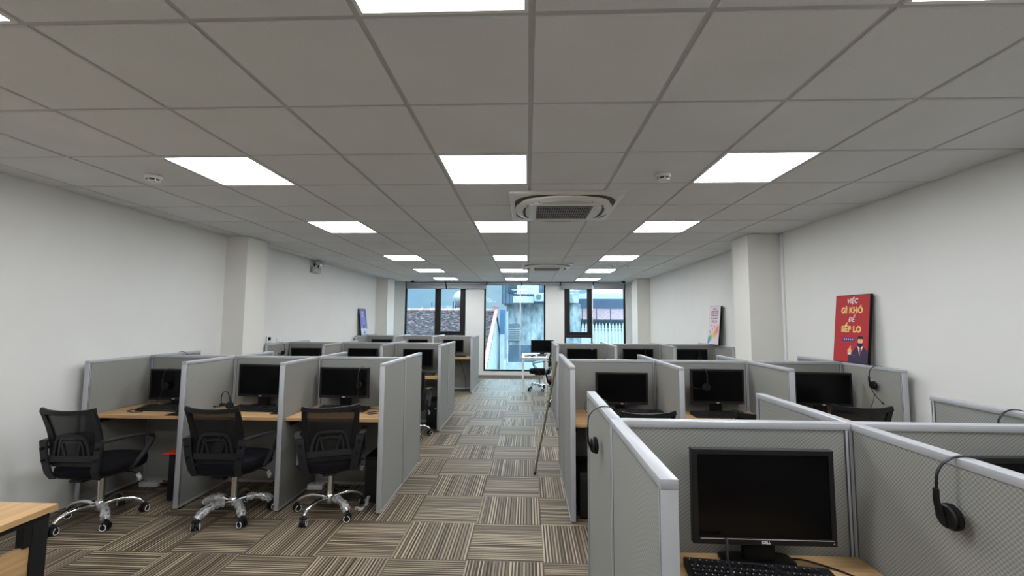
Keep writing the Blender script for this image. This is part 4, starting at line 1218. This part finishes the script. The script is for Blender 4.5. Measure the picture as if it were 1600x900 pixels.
MB().box(-0.05, -0.03, 0.0, 0.05, 0.03, 0.022, bev=0.003).box(-0.05, 0.01, 0.022, -0.02, 0.03, 0.04, bev=0.002).build('tray', 'brass', t_)
t_ = thing('computer_mouse', 'black mouse on the white table in front of the big monitor', 'mouse', (0.10, 9.48, 0.75))
MB().loft([sup(0.030, 0.050, 0.001, 20, 2.4), sup(0.031, 0.052, 0.012, 20, 2.4), sup(0.026, 0.044, 0.026, 20, 2.4), sup(0.012, 0.022, 0.033, 20, 2.4)]).build('shell', 'black', t_)
keyboard('keyboard on the white table by the middle window', 0.19, 9.66, 0.0).location.z = 0.75

# ------------------------------------------------------------------ outside the windows
o = tag(MB().box(-40, YE + 0.5, -4.2, 40, 60, -4.0).build('ground', 'o_ground', smooth=False), None, None); o['kind'] = 'structure'
t_ = thing('tiled_roof_house', 'old house with a weathered tiled roof, outside the left window', 'house', (-6.0, 17.8, -4.0))
def L_(x, y, z): return (x + 6.0, y - 17.8, z + 4.0)
xa, xb = -13.0, -1.47
MB().add([L_(xa, 14.0, -0.42), L_(xb, 14.0, -0.42), L_(xb, 20.0, 1.98), L_(xa, 20.0, 1.98), L_(xa, 26.0, -0.42), L_(xb, 26.0, -0.42),
          L_(xa, 14.0, -0.52), L_(xb, 14.0, -0.52), L_(xb, 20.0, 1.88), L_(xa, 20.0, 1.88), L_(xa, 26.0, -0.52), L_(xb, 26.0, -0.52)],
         [(0, 1, 2, 3), (3, 2, 5, 4), (7, 6, 9, 8), (8, 9, 10, 11), (0, 6, 7, 1), (5, 11, 10, 4), (1, 7, 8, 2), (2, 8, 11, 5), (0, 3, 9, 6), (3, 4, 10, 9)]).build('roof', 'roof_tile', t_, smooth=False)
gw = MB()
for x_ in (xa + 0.1, xb - 0.25):
    gw.add([L_(x_, 14.4, -4), L_(x_ + 0.2, 14.4, -4), L_(x_ + 0.2, 14.4, -0.40), L_(x_, 14.4, -0.40), L_(x_, 25.6, -4), L_(x_ + 0.2, 25.6, -4), L_(x_ + 0.2, 25.6, -0.40), L_(x_, 25.6, -0.40), L_(x_, 20, 1.85), L_(x_ + 0.2, 20, 1.85)],
           [(0, 3, 8, 7, 4), (1, 5, 6, 9, 2), (0, 1, 2, 3), (4, 7, 6, 5), (3, 2, 9, 8), (8, 9, 6, 7), (0, 4, 5, 1)])
gw.box(*L_(xa + 0.3, 14.5, -4), *L_(xb - 0.25, 14.7, -0.40))
gw.build('wall', 'o_white', t_, smooth=False)
caps = MB()
for k in range(22):
    u0, u1 = k / 22, (k + 0.93) / 22
    y0_, y1_ = 14.0 + 6 * u0, 14.0 + 6 * u1
    caps.cyl(L_(xb - 0.02, y0_, -0.40 + 2.4 * u0), L_(xb - 0.02, y1_, -0.36 + 2.4 * u1), 0.10, 0.085, 10)
caps.build('verge_cap', 'o_cap', t_)
rc = MB()
for k in range(40):
    rc.cyl(L_(xa + k * 0.288, 20.0, 1.99), L_(xa + k * 0.288 + 0.27, 20.0, 2.01), 0.085, 0.075, 10)
rc.build('ridge_cap', 'o_cap', t_)
MB().box(*L_(xb - 0.12, 19.9, 2.0), *L_(xb + 0.02, 20.1, 2.16)).box(*L_(xb - 0.20, 19.85, 2.16), *L_(xb + 0.10, 20.15, 2.24)).build('chimney_pot', 'o_cap', t_, smooth=False)
t_ = thing('parapet', 'low concrete parapet showing above the old tiled roof', 'parapet', (-5.0, 24.5, -4.0))
MB().box(-1.2, -0.1, 0.0, 1.7, 0.1, 6.28).box(-0.2, -0.1, 6.28, 1.0, 0.1, 6.37).build('wall', 'concrete', t_, smooth=False)
MB().cyl((-0.6, 0, 6.2), (-0.6, 0, 6.55), 0.025, n=8).build('antenna', 'o_dark', t_)
t_ = thing('water_tank', 'round steel water tank on a stand above the tiled roof', 'water tank', (-3.50, 22.0, -4.0))
MB().lathe([(0.05, -0.62), (0.25, -0.56), (0.37, -0.44), (0.40, -0.40), (0.40, 0.40), (0.37, 0.44), (0.25, 0.56), (0.05, 0.62)], 28, TR(0, 0, 6.66, 0.25, math.radians(90))).build('tank', 'o_steel', t_)
b = MB()
for sx in (-1, 1):
    for sy in (-1, 1):
        b = MB().cyl((sx * 0.34, sy * 0.35, 0.0), (sx * 0.34, sy * 0.35, 6.5), 0.025, n=8)
        b.build('leg', 'o_dark', t_)
MB().tube([(0.34 * math.cos(a), 0.35 * math.sin(a), 6.24) for a in [PI * 2 * k / 16 for k in range(16)]], 0.02, 6, None, True).build('hoop', 'o_dark', t_)

t_ = thing('concrete_building', 'stained concrete building with a louvred vent, filling the middle window', 'building', (0.8, 22.0, -4.0))
def B_(x, y, z): return (x - 0.8, y - 22.0, z + 4.0)
MB().box(*B_(-1.10, 22.0, -4), *B_(2.72, 26.0, 2.42)).build('wall', 'concrete', t_, smooth=False)
MB().box(*B_(-1.33, 21.5, 2.40), *B_(0.95, 26.0, 4.6)).build('upper_storey', 'o_slate', t_, smooth=False)
MB().box(*B_(1.9, 21.7, 2.45), *B_(2.6, 26.0, 4.8)).build('stair_head', 'concrete', t_, smooth=False)
for k in range(12):
    MB().box(*B_(-1.31 + k * 0.185, 21.47, 2.42), *B_(-1.29 + k * 0.185, 21.5, 4.5)).build('sheet_rib', 'o_dark', t_, smooth=False)
MB().box(*B_(-1.0, 21.40, 2.95), *B_(-0.60, 21.499, 3.30)).build('upper_window', 'o_dark', t_, smooth=False)
MB().box(*B_(-0.55, 21.40, 2.88), *B_(0.55, 21.499, 3.34)).build('upper_window', 'o_fence', t_, smooth=False)
MB().box(*B_(-0.75, 21.35, 2.43), *B_(0.30, 21.499, 2.75)).build('air_outlet', 'o_white', t_, smooth=False)
v_ = MB().box(*B_(-1.02, 21.90, 0.48), *B_(-0.40, 21.999, 1.36)).build('vent', 'o_dark', t_, smooth=False)
b = MB()
for k in range(9):
    zc = 0.53 + k * 0.096
    b.box(-0.32, -0.04, -0.012, 0.32, 0.04, 0.012, TR(*B_(-0.71, 21.87, zc), 0, -0.6))
b.build('louvre', 'o_white', v_, smooth=False)
MB().box(*B_(-1.1, 21.6, -1.2), *B_(0.9, 21.999, -0.60)).build('ledge', 'o_white', t_, smooth=False)
b = MB()
for k in range(24):
    b.cyl(B_(-0.92 + k * 0.05, 21.94, -0.60), B_(-0.92 + k * 0.05, 21.94, 0.27), 0.024, n=8)
b.build('corrugated_sheet', 'o_slate', t_)
t_ = thing('outdoor_unit', 'white air-conditioner fan unit on the wall of the concrete building', 'air conditioner', (0.62, 21.22, 2.50))
MB().box(-0.30, -0.13, 0.0, 0.30, 0.13, 0.42, bev=0.02).build('case', 'o_white', t_)
MB().cyl((-0.08, -0.131, 0.21), (-0.08, -0.137, 0.21), 0.15, n=24).build('fan_opening', 'o_dark', t_)
b = MB()
for q in range(4):
    b.torus(0.035 + q * 0.035, 0.005, 24, 6, TR(-0.08, -0.142, 0.21, 0, PI / 2))
b.build('fan_guard', 'o_fence', t_)
MB().box(-0.25, -0.1, -0.04, -0.2, 0.249, 0.0).box(0.2, -0.1, -0.04, 0.25, 0.249, 0.0).build('bracket', 'o_dark', t_, smooth=False)
t_ = thing('blue_pillar', 'blue painted pillar between the tiled roof and the concrete wall', 'pillar', (-1.27, 21.2, -4.0))
MB().box(-0.11, -0.1, 0.0, 0.11, 0.1, 6.06).build('shaft', 'o_white', t_, smooth=False)
MB().box(-0.12, -0.12, 4.86, 0.12, 0.12, 6.07).build('painted_head', 'o_blue', t_, smooth=False)
t_ = thing('drain_pipe', 'pale drain pipe on the edge of the concrete building', 'pipe', (-1.05, 21.9, -4.0))
MB().cyl((0, 0, 0), (0, 0, 6.0), 0.05, n=12).build('pipe', 'o_fence', t_)
b = MB()
for k in range(6):
    b.cyl((0, 0, 1.0 + k * 0.9), (0, 0, 1.06 + k * 0.9), 0.062, n=12)
b.build('pipe_clip', 'o_white', t_)

t_ = thing('shed_building', 'low shed with dark fascia and red roofs, outside the right window', 'shed', (4.6, 24.0, -4.0))
def S_(x, y, z): return (x - 4.6, y - 24.0, z + 4.0)
MB().box(*S_(2.75, 24.0, 2.20), *S_(6.6, 24.3, 2.78)).build('fascia', 'o_navy', t_, smooth=False)
MB().box(*S_(2.75, 24.05, 2.78), *S_(6.6, 24.3, 3.08)).build('parapet', 'o_fence', t_, smooth=False)
MB().add([S_(3.2, 25, 3.05), S_(7.2, 25, 3.05), S_(5.3, 28, 4.1), S_(3.2, 31, 3.05), S_(7.2, 31, 3.05)], [(0, 1, 2), (1, 4, 2), (4, 3, 2), (3, 0, 2), (0, 3, 4, 1)]).build('hipped_roof', 'o_red', t_, smooth=False)
MB().add([S_(2.75, 23.0, 1.66), S_(6.6, 23.0, 1.66), S_(6.6, 24.0, 2.22), S_(2.75, 24.0, 2.22), S_(2.75, 23.0, 1.60), S_(6.6, 23.0, 1.60), S_(6.6, 24.0, 2.16), S_(2.75, 24.0, 2.16)],
         [(0, 1, 2, 3), (7, 6, 5, 4), (0, 4, 5, 1), (1, 5, 6, 2), (2, 6, 7, 3), (3, 7, 4, 0)]).build('lean_to_roof', 'o_pink', t_, smooth=False)
for k in range(5):
    MB().cyl(S_(2.95 + k * 0.75, 22.96, -4), S_(2.95 + k * 0.75, 22.96, 2.2), 0.025, n=8).build('post', 'o_dark', t_)
MB().box(*S_(2.75, 24.4, -4), *S_(6.6, 24.6, 3.0)).build('wall', 'o_slate', t_, smooth=False)
b = MB()
for k in range(6):
    b.box(*S_(3.1 + k * 0.6, 24.30, 0.4), *S_(3.5 + k * 0.6, 24.399, 1.4))
b.build('shutter', 'o_dark', t_, smooth=False)
t_ = thing('picket_fence', 'pale metal fence with pointed pickets, outside the right window', 'fence', (4.4, 20.5, -4.0))
for k in range(24):
    x_ = -1.75 + k * 0.16
    MB().prism([(x_ - 0.045, 0.0), (x_ + 0.045, 0.0), (x_ + 0.045, 5.32), (x_, 5.46), (x_ - 0.045, 5.32)], -0.015, 0.015).build('picket', 'o_fence', t_, smooth=False)
for z_ in (4.3, 5.08, 5.2):
    MB().box(-1.82, 0.016, z_, 2.0, 0.05, z_ + 0.05).build('rail', 'o_dark' if z_ > 5 else 'o_fence', t_, smooth=False)
MB().box(-1.82, 0.051, 0.0, 2.0, 0.08, 5.22).build('backing_sheet', 'o_fence', t_, smooth=False)
